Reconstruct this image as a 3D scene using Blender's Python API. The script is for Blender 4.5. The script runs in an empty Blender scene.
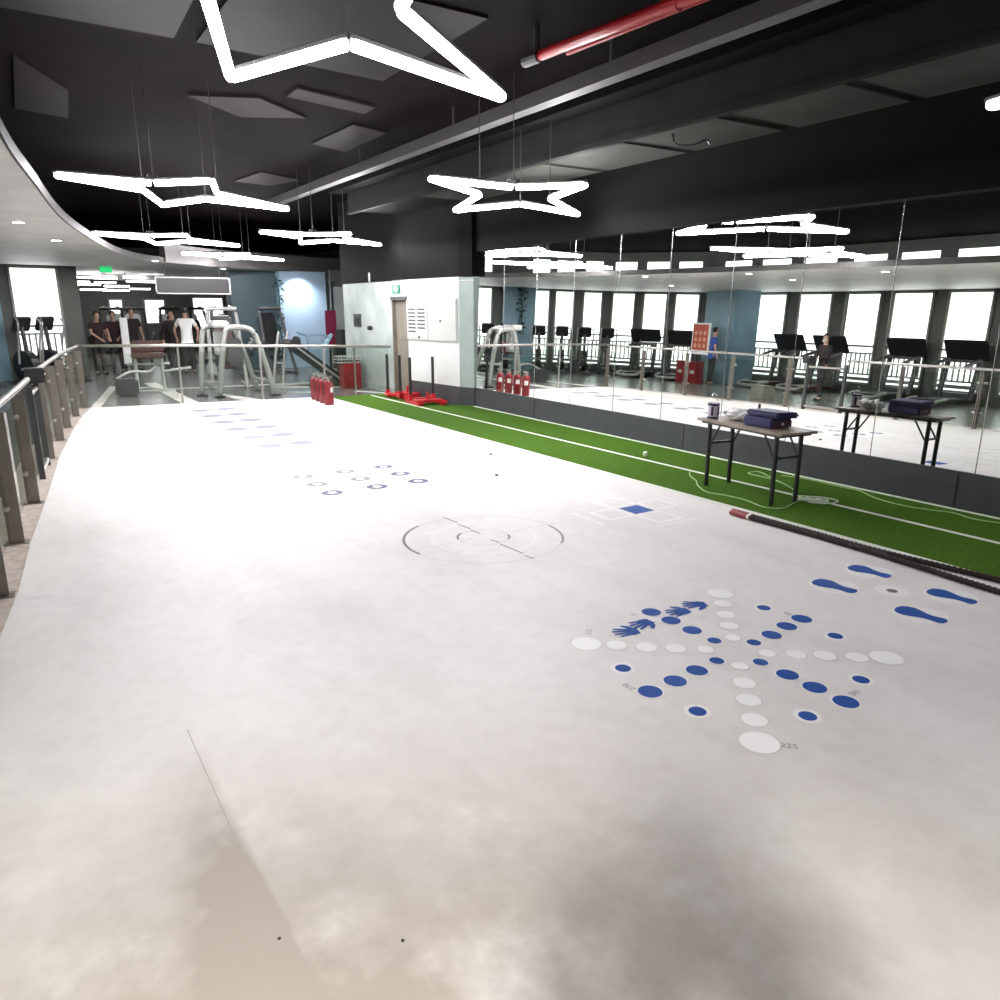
import bpy, bmesh, math, random
from mathutils import Vector, Matrix, Euler
random.seed(7)
S = bpy.context.scene
COL = S.collection
R = math.radians
PI = math.pi

# ------------------------------------------------------------------ materials
def mat(name, col, rough=.5, metal=0., spec=.5, noise=None, bump=None, emit=None, estr=0.):
    m = bpy.data.materials.new(name); m.use_nodes = True
    nt = m.node_tree; b = nt.nodes['Principled BSDF']
    b.inputs['Base Color'].default_value = (*col, 1)
    b.inputs['Roughness'].default_value = rough
    b.inputs['Metallic'].default_value = metal
    b.inputs['Specular IOR Level'].default_value = spec
    tc = nt.nodes.new('ShaderNodeTexCoord')
    if noise:
        sc, amt = noise
        n = nt.nodes.new('ShaderNodeTexNoise'); n.inputs['Scale'].default_value = sc; n.inputs['Detail'].default_value = 5
        r = nt.nodes.new('ShaderNodeValToRGB')
        r.color_ramp.elements[0].position = .3; r.color_ramp.elements[1].position = .7
        r.color_ramp.elements[0].color = (*[c*(1-amt) for c in col], 1)
        r.color_ramp.elements[1].color = (*[min(1, c*(1+amt)) for c in col], 1)
        nt.links.new(tc.outputs['Object'], n.inputs['Vector'])
        nt.links.new(n.outputs['Fac'], r.inputs['Fac']); nt.links.new(r.outputs['Color'], b.inputs['Base Color'])
    if bump:
        sc, st = bump
        n2 = nt.nodes.new('ShaderNodeTexNoise'); n2.inputs['Scale'].default_value = sc; n2.inputs['Detail'].default_value = 4
        bp = nt.nodes.new('ShaderNodeBump'); bp.inputs['Strength'].default_value = st
        nt.links.new(tc.outputs['Object'], n2.inputs['Vector'])
        nt.links.new(n2.outputs['Fac'], bp.inputs['Height']); nt.links.new(bp.outputs['Normal'], b.inputs['Normal'])
    if emit:
        b.inputs['Emission Color'].default_value = (*emit, 1); b.inputs['Emission Strength'].default_value = estr
    return m

def glass_mat(name, tint, fres=1.45):
    m = bpy.data.materials.new(name); m.use_nodes = True; nt = m.node_tree
    for n in list(nt.nodes): nt.nodes.remove(n)
    o = nt.nodes.new('ShaderNodeOutputMaterial'); mx = nt.nodes.new('ShaderNodeMixShader')
    t = nt.nodes.new('ShaderNodeBsdfTransparent'); g = nt.nodes.new('ShaderNodeBsdfGlossy'); f = nt.nodes.new('ShaderNodeFresnel')
    t.inputs['Color'].default_value = (*tint, 1); g.inputs['Roughness'].default_value = .01; f.inputs['IOR'].default_value = fres
    ge = nt.nodes.new('ShaderNodeNewGeometry'); iv = nt.nodes.new('ShaderNodeMath'); iv.operation = 'SUBTRACT'; iv.inputs[0].default_value = 1
    ml = nt.nodes.new('ShaderNodeMath'); ml.operation = 'MULTIPLY'; nt.links.new(ge.outputs['Backfacing'], iv.inputs[1]); nt.links.new(f.outputs[0], ml.inputs[0]); nt.links.new(iv.outputs[0], ml.inputs[1])
    nt.links.new(ml.outputs[0], mx.inputs[0]); nt.links.new(t.outputs[0], mx.inputs[1]); nt.links.new(g.outputs[0], mx.inputs[2])
    nt.links.new(mx.outputs[0], o.inputs['Surface']); return m

def mirror_mat():
    m = bpy.data.materials.new('mirror_silver'); m.use_nodes = True; b = m.node_tree.nodes['Principled BSDF']
    b.inputs['Base Color'].default_value = (.93, .95, .93, 1); b.inputs['Metallic'].default_value = 1; b.inputs['Roughness'].default_value = 0
    return m

def vinyl_mat():
    """white vinyl with brownish scuffs and smudges, near-floor shade painted in with them"""
    m = mat('white_vinyl', (.86, .845, .83), .5, spec=.3, bump=(260, .03)); nt = m.node_tree; b = nt.nodes['Principled BSDF']
    tc = nt.nodes.new('ShaderNodeTexCoord')
    mp = nt.nodes.new('ShaderNodeMapping'); mp.inputs['Scale'].default_value = (1.0, .45, 1); mp.inputs['Rotation'].default_value = (0, 0, R(-20))
    n1 = nt.nodes.new('ShaderNodeTexNoise'); n1.inputs['Scale'].default_value = 1.1; n1.inputs['Detail'].default_value = 6; n1.inputs['Roughness'].default_value = .62
    n2 = nt.nodes.new('ShaderNodeTexNoise'); n2.inputs['Scale'].default_value = 9; n2.inputs['Detail'].default_value = 6
    nt.links.new(tc.outputs['Object'], mp.inputs['Vector']); nt.links.new(mp.outputs[0], n1.inputs['Vector']); nt.links.new(tc.outputs['Object'], n2.inputs['Vector'])
    r1 = nt.nodes.new('ShaderNodeValToRGB'); r1.color_ramp.elements[0].position = .46; r1.color_ramp.elements[1].position = .74
    r2 = nt.nodes.new('ShaderNodeValToRGB'); r2.color_ramp.elements[0].position = .45; r2.color_ramp.elements[1].position = .8
    nt.links.new(n1.outputs['Fac'], r1.inputs['Fac']); nt.links.new(n2.outputs['Fac'], r2.inputs['Fac'])
    def math_(op, a, b, c=None):
        n = nt.nodes.new('ShaderNodeMath'); n.operation = op
        for i, v in enumerate((a, b, c)):
            if v is None: continue
            if isinstance(v, (int, float)): n.inputs[i].default_value = v
            else: nt.links.new(v, n.inputs[i])
        return n.outputs[0]
    base = math_('MULTIPLY_ADD', r2.outputs['Color'], .10, math_('MULTIPLY', r1.outputs['Color'], .25))
    # scuffed dirt gathered along the sheet joint at x = .45
    sx = nt.nodes.new('ShaderNodeSeparateXYZ'); nt.links.new(tc.outputs['Object'], sx.inputs[0])
    band = nt.nodes.new('ShaderNodeMapRange'); band.interpolation_type = 'SMOOTHSTEP'; nt.links.new(sx.outputs['X'], band.inputs[0])
    band.inputs[1].default_value = .12; band.inputs[2].default_value = .44
    off = nt.nodes.new('ShaderNodeMapRange'); nt.links.new(sx.outputs['X'], off.inputs[0]); off.interpolation_type = 'SMOOTHSTEP'
    off.inputs[1].default_value = .445; off.inputs[2].default_value = .50; off.inputs[3].default_value = 1; off.inputs[4].default_value = 0
    ly = nt.nodes.new('ShaderNodeMapRange'); ly.interpolation_type = 'SMOOTHSTEP'; nt.links.new(sx.outputs['Y'], ly.inputs[0])
    ly.inputs[1].default_value = 3.6; ly.inputs[2].default_value = 1.6
    n3 = nt.nodes.new('ShaderNodeTexNoise'); n3.inputs['Scale'].default_value = 5; n3.inputs['Detail'].default_value = 5; nt.links.new(tc.outputs['Object'], n3.inputs['Vector'])
    jd = math_('MULTIPLY', math_('MULTIPLY', math_('MULTIPLY', band.outputs[0], off.outputs[0]), ly.outputs[0]), math_('MULTIPLY', n3.outputs['Fac'], 1.3))
    # brown smudges at near left, spread wider to paint shade over the near floor
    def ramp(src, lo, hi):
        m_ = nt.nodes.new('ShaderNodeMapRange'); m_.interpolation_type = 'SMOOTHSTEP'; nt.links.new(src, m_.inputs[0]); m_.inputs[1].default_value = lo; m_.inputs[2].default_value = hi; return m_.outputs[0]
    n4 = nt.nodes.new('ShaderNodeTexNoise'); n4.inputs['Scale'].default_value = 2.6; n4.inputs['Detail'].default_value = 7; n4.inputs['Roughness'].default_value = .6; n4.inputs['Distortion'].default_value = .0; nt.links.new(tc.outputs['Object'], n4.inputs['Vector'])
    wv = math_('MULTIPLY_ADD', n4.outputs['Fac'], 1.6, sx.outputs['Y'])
    smu_shade = math_('MULTIPLY', math_('MULTIPLY', ramp(wv, 4.2, 2.2), ramp(sx.outputs['X'], 3.4, .0)), ramp(n4.outputs['Fac'], .05, .66))
    jd = math_('ADD', jd, math_('MULTIPLY', smu_shade, 1.1))
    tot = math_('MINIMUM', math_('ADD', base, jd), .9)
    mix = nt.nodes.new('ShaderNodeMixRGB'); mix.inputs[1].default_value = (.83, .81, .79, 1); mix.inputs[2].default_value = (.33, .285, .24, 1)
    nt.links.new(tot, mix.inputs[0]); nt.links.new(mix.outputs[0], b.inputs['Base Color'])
    return m

M = {}
def reg(k, m): M[k] = m
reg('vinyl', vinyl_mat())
reg('gymfloor', mat('grey_gym_floor', (.125, .127, .118), .26, noise=(3, .15)))
reg('stripe', mat('pale_floor_stripe', (.62, .6, .56), .3))
reg('kerb', mat('beige_stone', (.55, .47, .41), .4, noise=(14, .25)))
reg('turf', mat('green_turf', (.056, .128, .0115), .95, spec=.1, noise=(70, .4), bump=(220, .6)))
reg('turfline', mat('white_turf_line', (.8, .84, .74), .9, spec=.1, bump=(200, .3)))
reg('kick', mat('dark_grey_kickboard', (.048, .052, .058), .45, noise=(4, .1)))
reg('mirror', mirror_mat())
reg('seam', mat('mirror_edge', (.5, .52, .5), .25, metal=.8))
reg('black', mat('black_paint_wall', (.0018, .0014, .0014), .7, spec=.06, noise=(2, .2)))
reg('ceil', mat('black_ceiling_paint', (.0036, .0024, .0025), .8, spec=.02, noise=(1.2, .35)))
reg('duct', mat('grey_duct', (.011, .0105, .0105), .6, spec=.06, noise=(3, .2)))
reg('ductpanel', mat('grey_green_duct_panel', (.06, .064, .057), .6, spec=.06, noise=(2, .2)))
reg('tray', mat('grey_pipe', (.026, .024, .023), .5))
reg('cpanel', mat('pale_grey_ceiling_plate', (.019, .0165, .016), .7, spec=.06, noise=(4, .15)))
reg('brown', mat('brownish_duct_plate', (.0055, .0039, .004), .6, spec=.06, noise=(2, .3)))
reg('redpipe', mat('red_fire_pipe', (.30, .008, .011), .35))
reg('soffit', mat('grey_white_soffit', (.72, .71, .68), .55, noise=(1.5, .08)))
reg('wallleft', mat('grey_olive_wall', (.10, .105, .09), .6, noise=(2, .1)))
reg('white', mat('white_wall_panel', (.66, .69, .67), .3, noise=(1.5, .06)))
reg('p1', mat('silvery_white_wall', (.42, .47, .45), .25, noise=(1.3, .22)))
reg('p3', mat('grey_green_wall', (.3, .36, .33), .3, noise=(3, .1)))
reg('cab', mat('pale_grey_cabinet', (.5, .515, .49), .35))
reg('door', mat('greige_door', (.2, .185, .15), .5, noise=(3, .1)))
reg('dark', mat('dark_plastic', (.015, .015, .016), .4))
reg('darkgrey', mat('dark_grey_plastic', (.04, .042, .042), .45))
reg('steel', mat('brushed_steel', (.5, .48, .45), .28, metal=.85, noise=(20, .12)))
reg('post', mat('taupe_steel_post', (.25, .225, .195), .35, metal=.55, noise=(6, .12)))
reg('silver', mat('silver_tube_paint', (.36, .36, .34), .35, metal=.3))
reg('chrome', mat('chrome', (.8, .8, .8), .12, metal=1))
reg('glass', glass_mat('clear_rail_glass', (.86, .9, .87), 1.5))
reg('led', mat('led_tube', (1, 1, 1), .4, emit=(1, .97, 1), estr=33))
reg('leddim', mat('led_tube_dim', (1, 1, 1), .4, emit=(1, .97, 1), estr=5.2))
reg('lednear', mat('led_tube_near', (1, 1, 1), .4, emit=(1, .97, 1), estr=9.3))
reg('ledfar', mat('led_bar', (1, 1, 1), .4, emit=(1, .98, 1), estr=4.5))
reg('down', mat('downlight_glow', (1, 1, 1), .4, emit=(1, .97, .92), estr=14))
reg('blind', mat('daylit_blind', (.9, .92, .9), .8, emit=(.95, 1, .97), estr=.8))
reg('pane', mat('daylit_pane', (.9, .92, .9), .3, emit=(.92, 1, .97), estr=.8))
reg('frame', mat('grey_window_frame', (.22, .23, .2), .4))
reg('red', mat('red_paint', (.22, .008, .014), .35))
reg('brightred', mat('bright_red_paint', (.5, .01, .02), .35))
reg('maroon', mat('maroon_fabric', (.2, .012, .05), .7))
reg('leather', mat('brown_red_leather', (.055, .016, .012), .5))
reg('blue', mat('print_blue', (.010, .074, .33), .6, spec=.2))
reg('navy', mat('print_navy', (.07, .08, .17), .5, spec=.3))
reg('lilac', mat('print_pale_lilac', (.25, .26, .335), .5, spec=.3))
reg('printgrey', mat('print_grey', (.12, .12, .13), .4))
reg('printmid', mat('print_mid_grey', (.25, .25, .25), .4))
reg('jointgrey', mat('joint_grey', (.4, .36, .32), .5))
reg('printlight', mat('print_light_grey', (.62, .615, .61), .35))
reg('printwhite', mat('print_white', (.97, .97, .965), .5, spec=.3))
reg('halo', mat('print_off_white', (.885, .875, .86), .5, spec=.3))
reg('bluebag', mat('navy_blue_case', (.012, .014, .08), .55, bump=(40, .15)))
reg('bagred', mat('dark_wine_case_side', (.05, .012, .035), .55))
reg('plastic', mat('white_plastic_film', (.85, .86, .85), .35, bump=(25, .5)))
reg('wood', mat('grey_wood_top', (.27, .23, .19), .4, noise=(12, .2)))
reg('label', mat('pale_lilac_label', (.55, .53, .6), .5))
reg('purple', mat('dark_purple_lid', (.035, .02, .06), .4))
reg('cord', mat('pale_green_cord', (.33, .52, .2), .5))
reg('plug', mat('white_plug_plastic', (.8, .85, .75), .4))
reg('rope', mat('black_brown_rope', (.018, .011, .010), .8, bump=(160, .8)))
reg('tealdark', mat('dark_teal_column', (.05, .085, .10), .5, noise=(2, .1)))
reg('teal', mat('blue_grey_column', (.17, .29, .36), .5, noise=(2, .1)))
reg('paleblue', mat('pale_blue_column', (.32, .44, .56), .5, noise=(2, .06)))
reg('leaf', mat('dark_green_leaf', (.012, .05, .042), .6))
reg('skin', mat('skin', (.5, .3, .22), .5))
reg('hair', mat('black_hair', (.012, .01, .01), .6))
reg('shirtblack', mat('black_shirt', (.018, .012, .014), .8))
reg('shirtmaroon', mat('dark_maroon_shirt', (.03, .010, .013), .8))
reg('shirtwhite', mat('white_shirt', (.8, .8, .78), .8))
reg('shirtblue', mat('blue_shirt', (.03, .08, .35), .8))
reg('shirtolive', mat('olive_grey_jacket', (.09, .08, .06), .8))
reg('trousers', mat('dark_trousers', (.02, .02, .022), .8))
reg('shoe', mat('dark_shoe', (.03, .03, .03), .6))
reg('maskwhite', mat('white_mask', (.8, .8, .8), .8))
reg('green', mat('exit_green', (.0, .2, .06), .4, emit=(.01, .5, .14), estr=.45))
reg('signwhite', mat('sign_white', (.9, .9, .9), .4, emit=(.9, 1, .95), estr=.9))
reg('signgreen', mat('sign_green', (.02, .16, .1), .4))
reg('orange', mat('orange_pictogram', (.75, .42, .25), .5))
reg('foil', mat('silver_basket', (.6, .6, .58), .3, metal=.6))
reg('vent', mat('vent_slot', (.05, .05, .05), .6))
reg('orangered', mat('poster_red', (.5, .09, .05), .5))

# ------------------------------------------------------------------ mesh helpers
def BM(): return bmesh.new()
def box(bm, c, s, rot=(0, 0, 0)):
    mtx = Matrix.Translation(Vector(c)) @ Euler(rot).to_matrix().to_4x4() @ Matrix.Diagonal((s[0], s[1], s[2], 1))
    bmesh.ops.create_cube(bm, size=1, matrix=mtx); return bm
def tube(bm, p0, p1, r, r2=None, seg=12):
    p0, p1 = Vector(p0), Vector(p1); d = p1-p0; L = d.length
    if L < 1e-6: return bm
    q = d.to_track_quat('Z', 'Y').to_matrix().to_4x4()
    bmesh.ops.create_cone(bm, cap_ends=True, segments=seg, radius1=r, radius2=r if r2 is None else r2, depth=L, matrix=Matrix.Translation((p0+p1)/2) @ q)
    return bm
def sphere(bm, c, r, sc=(1, 1, 1), seg=12):
    bmesh.ops.create_uvsphere(bm, u_segments=seg, v_segments=max(6, seg//2+2), radius=r, matrix=Matrix.Translation(Vector(c)) @ Matrix.Diagonal((*sc, 1))); return bm
def path(bm, pts, r, seg=8):
    """one swept tube along points"""
    pts = [Vector(p) for p in pts]; rings = []
    for i, p in enumerate(pts):
        d = (pts[min(i+1, len(pts)-1)]-pts[max(i-1, 0)]).normalized()
        ref = Vector((0, 0, 1)) if abs(d.z) < .9 else Vector((0, 1, 0))
        a = d.cross(ref).normalized(); b = d.cross(a).normalized()
        rings.append([bm.verts.new(p + r*(math.cos(2*PI*k/seg)*a + math.sin(2*PI*k/seg)*b)) for k in range(seg)])
    for i in range(len(rings)-1):
        for k in range(seg):
            bm.faces.new((rings[i][k], rings[i][(k+1) % seg], rings[i+1][(k+1) % seg], rings[i+1][k]))
    bm.faces.new(rings[0][::-1]); bm.faces.new(rings[-1]); return bm
def smooth_pts(pts, n=6):
    """Catmull-Rom through points"""
    P = [Vector(p) for p in pts]; out = []
    for i in range(len(P)-1):
        p0, p1, p2, p3 = P[max(i-1, 0)], P[i], P[i+1], P[min(i+2, len(P)-1)]
        for k in range(n):
            t = k/n
            out.append(.5*((2*p1)+(-p0+p2)*t+(2*p0-5*p1+4*p2-p3)*t*t+(-p0+3*p1-3*p2+p3)*t*t*t))
    out.append(P[-1]); return out
def prism(bm, pts, z0, z1):
    lo = [bm.verts.new((p[0], p[1], z0)) for p in pts]; hi = [bm.verts.new((p[0], p[1], z1)) for p in pts]
    n = len(pts)
    f = [bm.faces.new(lo[::-1]), bm.faces.new(hi)]
    for i in range(n): bm.faces.new((lo[i], lo[(i+1) % n], hi[(i+1) % n], hi[i]))
    if n > 4: bmesh.ops.triangulate(bm, faces=f)
    return bm
def poly(bm, pts, z):
    f = bm.faces.new([bm.verts.new((p[0], p[1], z)) for p in pts])
    if f.calc_area() and f.normal.z < 0: f.normal_flip()
    if len(pts) > 4: bmesh.ops.triangulate(bm, faces=[f])
    return bm
def lathe(bm, prof, c, seg=20):
    rings = []
    for r, z in prof:
        rings.append([bm.verts.new((c[0]+r*math.cos(2*PI*k/seg), c[1]+r*math.sin(2*PI*k/seg), c[2]+z)) for k in range(seg)])
    for i in range(len(rings)-1):
        for k in range(seg): bm.faces.new((rings[i][k], rings[i][(k+1) % seg], rings[i+1][(k+1) % seg], rings[i+1][k]))
    bm.faces.new(rings[0][::-1]); bm.faces.new(rings[-1]); return bm
def strip(bm, A, B, z0, z1):
    """a band between two polylines, z0 to z1"""
    v = [[bm.verts.new((p[0], p[1], z)) for p, z in ((a, z0), (b, z0), (b, z1), (a, z1))] for a, b in zip(A, B)]
    for p, q in zip(v, v[1:]):
        for k in range(4): bm.faces.new((p[k], p[(k+1) % 4], q[(k+1) % 4], q[k]))
    bm.faces.new(v[0]); bm.faces.new(v[-1][::-1]); return bm
def circ(cx, cy, r, n=28): return [(cx+r*math.cos(2*PI*k/n), cy+r*math.sin(2*PI*k/n)) for k in range(n)]

def obj(name, bm, m, parent=None, smooth=False, bevel=0):
    if bevel:
        bmesh.ops.bevel(bm, geom=[e for e in bm.edges if len(e.link_faces) == 2 and e.calc_face_angle(0) > .6], offset=bevel, segments=2, affect='EDGES', clamp_overlap=True)
    bmesh.ops.recalc_face_normals(bm, faces=bm.faces)
    me = bpy.data.meshes.new(name); bm.to_mesh(me); bm.free()
    if smooth:
        for p in me.polygons: p.use_smooth = True
    me.materials.append(M[m] if isinstance(m, str) else m)
    o = bpy.data.objects.new(name, me); COL.objects.link(o)
    if parent: o.parent = parent
    return o
def flat(name, pts, z, m, parent): return obj(name, poly(BM(), pts, z), m, parent)
def tag(o, label, cat, group=None):
    o['label'] = label; o['category'] = cat
    if group: o['group'] = group
    return o
def thing(name, label, cat, loc=(0, 0, 0), rz=0, group=None):
    o = bpy.data.objects.new(name, None); COL.objects.link(o); o.empty_display_size = .1
    o.location = loc; o.rotation_euler = (0, 0, rz); return tag(o, label, cat, group)
def struct(name, bm, m, parent=None, **k):
    o = obj(name, bm, m, parent, **k)
    if not parent: o['kind'] = 'structure'
    return o
def copy_tree(o, parent=None):
    c = o.copy(); COL.objects.link(c)
    if parent: c.parent = parent
    for ch in [x for x in S.objects if x.parent == o]: copy_tree(ch, c)
    return c

# ------------------------------------------------------------------ frame of the place
# X points from the curved railing to the mirror wall, Y runs down the hall, floor top at 0
def wx(y, d=0): return 7.45 + d + .014*(y-8)                         # mirror wall line
WALL = [(-6.3, -4), (-6.3, 14), (-5.6, 18.5), (-3.6, 22), (-.5, 24), (1.9, 24.4)]
EDGE = [(-1.0, -4), (-.72, 0), (-.47, 2.6), (-.27, 4.85), (-.16, 5.7), (-.05, 6.95), (.11, 8.35), (.23, 9.5), (.38, 10.95), (.57, 12.4), (.76, 13.8), (.97, 15.1), (1.19, 16.22)]
def edge_x(y):
    for (x0, y0), (x1, y1) in zip(EDGE, EDGE[1:]):
        if y0 <= y <= y1: return x0+(x1-x0)*(y-y0)/(y1-y0)
    return EDGE[-1][0]+(y-16.22)*.17
FAR = [(2.83, 16.0), (5.62, 15.55)]

# ---- floor
struct('floor', box(BM(), (3, 16, -.07), (20, 42, .1)), 'gymfloor')
struct('trim_1', prism(BM(), [(x-.42, y) for x, y in EDGE]+[(x-.004, y) for x, y in EDGE[::-1]], -.02, -.004), 'kerb')
for k, pts in enumerate([[(1.2, 16.35), (1.36, 16.3), (2.16, 20.6), (2.0, 20.7)], [(2.83, 16.1), (3.15, 16.07), (3.12, 21.1), (2.84, 21.1)],
                         [(4.02, 15.9), (4.4, 15.8), (3.95, 17.5), (3.75, 17.5)], [(5.2, 16.9), (5.9, 16.6), (6.0, 16.75), (5.3, 17.05)], [(3.0, 19.2), (5.6, 18.9), (5.6, 19.1), (3.0, 19.4)],
                         [(5.3, 18.3), (6.8, 17.3), (6.9, 17.45), (5.4, 18.5)], [(6.6, 16.4), (7.1, 15.5), (7.18, 15.55), (6.75, 16.5)]]):
    struct('trim_%d' % (k+2), prism(BM(), pts, -.02, -.014), 'stripe')

# ---- white printed mat
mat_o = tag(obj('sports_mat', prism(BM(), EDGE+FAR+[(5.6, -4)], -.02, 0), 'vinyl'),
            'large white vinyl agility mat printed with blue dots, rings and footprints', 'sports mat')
Z1, Z2, Z3 = .0012, .0022, .0032
def dot(name, x, y, r, m, z=Z2, halo=0):
    d = flat(name, circ(x, y, r), z, m, mat_o)
    if halo: flat('halo', circ(x, y, r+halo), z-.0006, 'halo', d)
    return d
# eight-armed star of dots
cx, cy = 3.18, 2.48
for arm in ([(.12, .13), (.235, .255), (.35, .38), (.475, .51), (.60, .64)], [(.12, -.11), (.24, -.205), (.36, -.30), (.49, -.41), (.62, -.50)],
            [(-.13, .11), (-.26, .21), (-.385, .31), (-.51, .42), (-.64, .53)], [(-.13, -.13), (-.26, -.265), (-.38, -.39), (-.505, -.525), (-.64, -.66)]):
    for (dx, dy), r in zip(arm, (.046, .058, .060, .060, .086)):
        o = dot('white_dot', cx+dx, cy+dy, r, 'printwhite')
        flat('outline', circ(cx+dx, cy+dy, r+.005), Z2-.0006, 'printlight', o)
for arm in ([(.17, .02), (.34, .03), (.52, .06), (.69, .08)], [(-.185, -.02), (-.36, -.04), (-.54, -.06), (-.725, -.07)], [(0, .16), (0, .33), (0, .5), (-.01, .66)], [(0, -.16), (0, -.33), (0, -.49), (0, -.66)]):
    for (dx, dy), r in zip(arm, (.040, .057, .059, .061)):
        dot('blue_dot', cx+dx, cy+dy, r, 'blue', halo=.008)
for x, y in ((3.82, 2.8), (3.82, 2.3), (2.51, 2.67), (2.51, 2.15), (3.45, 1.91), (2.91, 1.84)):
    dot('small_blue_dot', x, y, .042, 'blue', halo=.022)
for txt, x, y, rz in (('225', 2.625, 1.73, R(-45)), ('315', 2.655, 3.125, R(45)), ('270', 2.40, 2.50, R(90)), ('90', 3.865, 2.66, R(-90)), ('180', 3.30, 1.85, R(180)), ('0', 3.05, 3.17, 0)):
    cu = bpy.data.curves.new('angle_number', 'FONT'); cu.body = txt; cu.size = .05; cu.align_x = 'CENTER'; cu.align_y = 'CENTER'
    t = bpy.data.objects.new('angle_number', cu); COL.objects.link(t); t.location = (x, y, Z2); t.rotation_euler = (0, 0, rz)
    dg = bpy.context.evaluated_depsgraph_get(); me = bpy.data.meshes.new_from_object(t.evaluated_get(dg)); bpy.data.objects.remove(t)
    t = bpy.data.objects.new('angle_number', me); COL.objects.link(t); me.materials.clear(); me.materials.append(M['printmid']); t.location = (x, y, Z2); t.rotation_euler = (0, 0, rz); t.parent = mat_o
# hand prints: palm, four fingers of different length and a thumb, as one outline mesh each
def handprint(x, y, rz, s, mirror=1, m='blue'):
    bm = BM(); z = Z2
    def tr(p):
        u, v = p[0]*mirror*s, p[1]*s
        return (x+u*math.cos(rz)-v*math.sin(rz), y+u*math.sin(rz)+v*math.cos(rz))
    palm = [(-.042, -.05), (.03, -.05), (.045, -.01), (.042, .03), (-.042, .03), (-.047, -.01)]
    poly(bm, [tr(p) for p in palm], z)
    for bx, a, L in ((-.034, 16, .068), (-.012, 5, .085), (.011, -4, .08), (.032, -16, .06)):
        dx, dy = -math.sin(R(a)), math.cos(R(a)); w = .0115
        pts = [(bx-w*dy, .02+w*dx*-1), (bx+w*dy, .02), (bx+dx*L+w*dy*.8, .02+dy*L), (bx+dx*(L+.008), .02+dy*(L+.008)), (bx+dx*L-w*dy*.8, .02+dy*L)]
        poly(bm, [tr(p) for p in pts], z+.0003)
    poly(bm, [tr(p) for p in ((-.04, -.035), (-.045, .005), (-.085, .035), (-.095, .022), (-.07, -.02))], z+.0003)
    return obj('handprint', bm, m, mat_o)
for (x, y, rz, mi) in ((2.86, 2.99, R(70), -1), (3.02, 3.045, R(95), 1), (3.34, 3.04, R(80), -1), (3.515, 3.07, R(65), 1)):
    handprint(x, y, rz, 1.02, mi)
# footprints with white halos
SOLE = [(0, .15), (.03, .14), (.045, .11), (.05, .07), (.042, .03), (.03, -.01), (.024, -.05), (.027, -.09), (.03, -.12), (.022, -.142), (0, -.15), (-.02, -.142), (-.028, -.12), (-.026, -.09), (-.024, -.05), (-.03, -.01), (-.042, .03), (-.05, .07), (-.046, .11), (-.03, .14)]
for x, y, rz in ((4.545, 2.785, R(6)), (5.025, 2.825, R(5)), (4.545, 2.195, R(6)), (5.025, 2.25, R(5))):
    f = flat('footprint', [(x+(1.75*p[0]*math.cos(rz)-p[1]*math.sin(rz)), y+(1.75*p[0]*math.sin(rz)+p[1]*math.cos(rz))) for p in SOLE], Z2, 'blue', mat_o)
    flat('halo', circ(x-.02, y+.02, .14), Z1, 'halo', f)
    flat('halo', circ(x+.06, y-.03, .10), Z1-.0004, 'halo', f)
dot('small_grey_dot', 4.79, 2.52, .035, 'printgrey', halo=.075)
# target rings and cross
def ring_bm(cx, cy, r, w, a0=0, a1=360, z=Z2, n=72):
    bm = BM(); k = max(2, int(n*(a1-a0)/360)); v = []
    for i in range(k+1):
        a = R(a0+(a1-a0)*i/k); c, s = math.cos(a), math.sin(a)
        v.append((bm.verts.new((cx+(r-w/2)*c, cy+(r-w/2)*s, z)), bm.verts.new((cx+(r+w/2)*c, cy+(r+w/2)*s, z))))
    for i in range(k): bm.faces.new((v[i][0], v[i][1], v[i+1][1], v[i+1][0]))
    return bm
rx, ry = 3.12, 5.06
obj('ring_line', ring_bm(rx, ry, .66, .013), 'printlight', mat_o)
for a0, a1 in ((118, 190), (-48, -2)): obj('ring_arc', ring_bm(rx, ry, .66, .022, a0, a1, Z3), 'printgrey', mat_o)
obj('ring_line', ring_bm(rx, ry, .43, .012), 'halo', mat_o)
obj('ring_line', ring_bm(rx, ry, .215, .012), 'printlight', mat_o)
for a0, a1 in ((120, 165), (-50, -15)): obj('ring_arc', ring_bm(rx, ry, .215, .018, a0, a1, Z3), 'printgrey', mat_o)
def line(x0, y0, x1, y1, w, m, z=Z2, name='printed_line'):
    dx, dy = x1-x0, y1-y0; L = math.hypot(dx, dy); nx, ny = -dy/L*w/2, dx/L*w/2
    return flat(name, [(x0+nx, y0+ny), (x1+nx, y1+ny), (x1-nx, y1-ny), (x0-nx, y0-ny)], z, m, mat_o)
for y0, y1 in ((5.78, 5.55), (5.5, 5.32), (5.29, 5.16), (4.96, 4.86), (4.82, 4.52), (4.48, 4.38)): line(3.13, y0, 3.15, y1, .014, 'printgrey', Z3)
for x0, x1 in ((2.38, 2.62), (2.66, 2.85), (2.9, 3.03), (3.22, 3.38), (3.42, 3.6), (3.66, 3.88)): line(x0, 5.055, x1, 5.07, .012, 'printlight', Z3)
line(2.62, 5.6, 3.6, 4.5, .012, 'halo')
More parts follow.
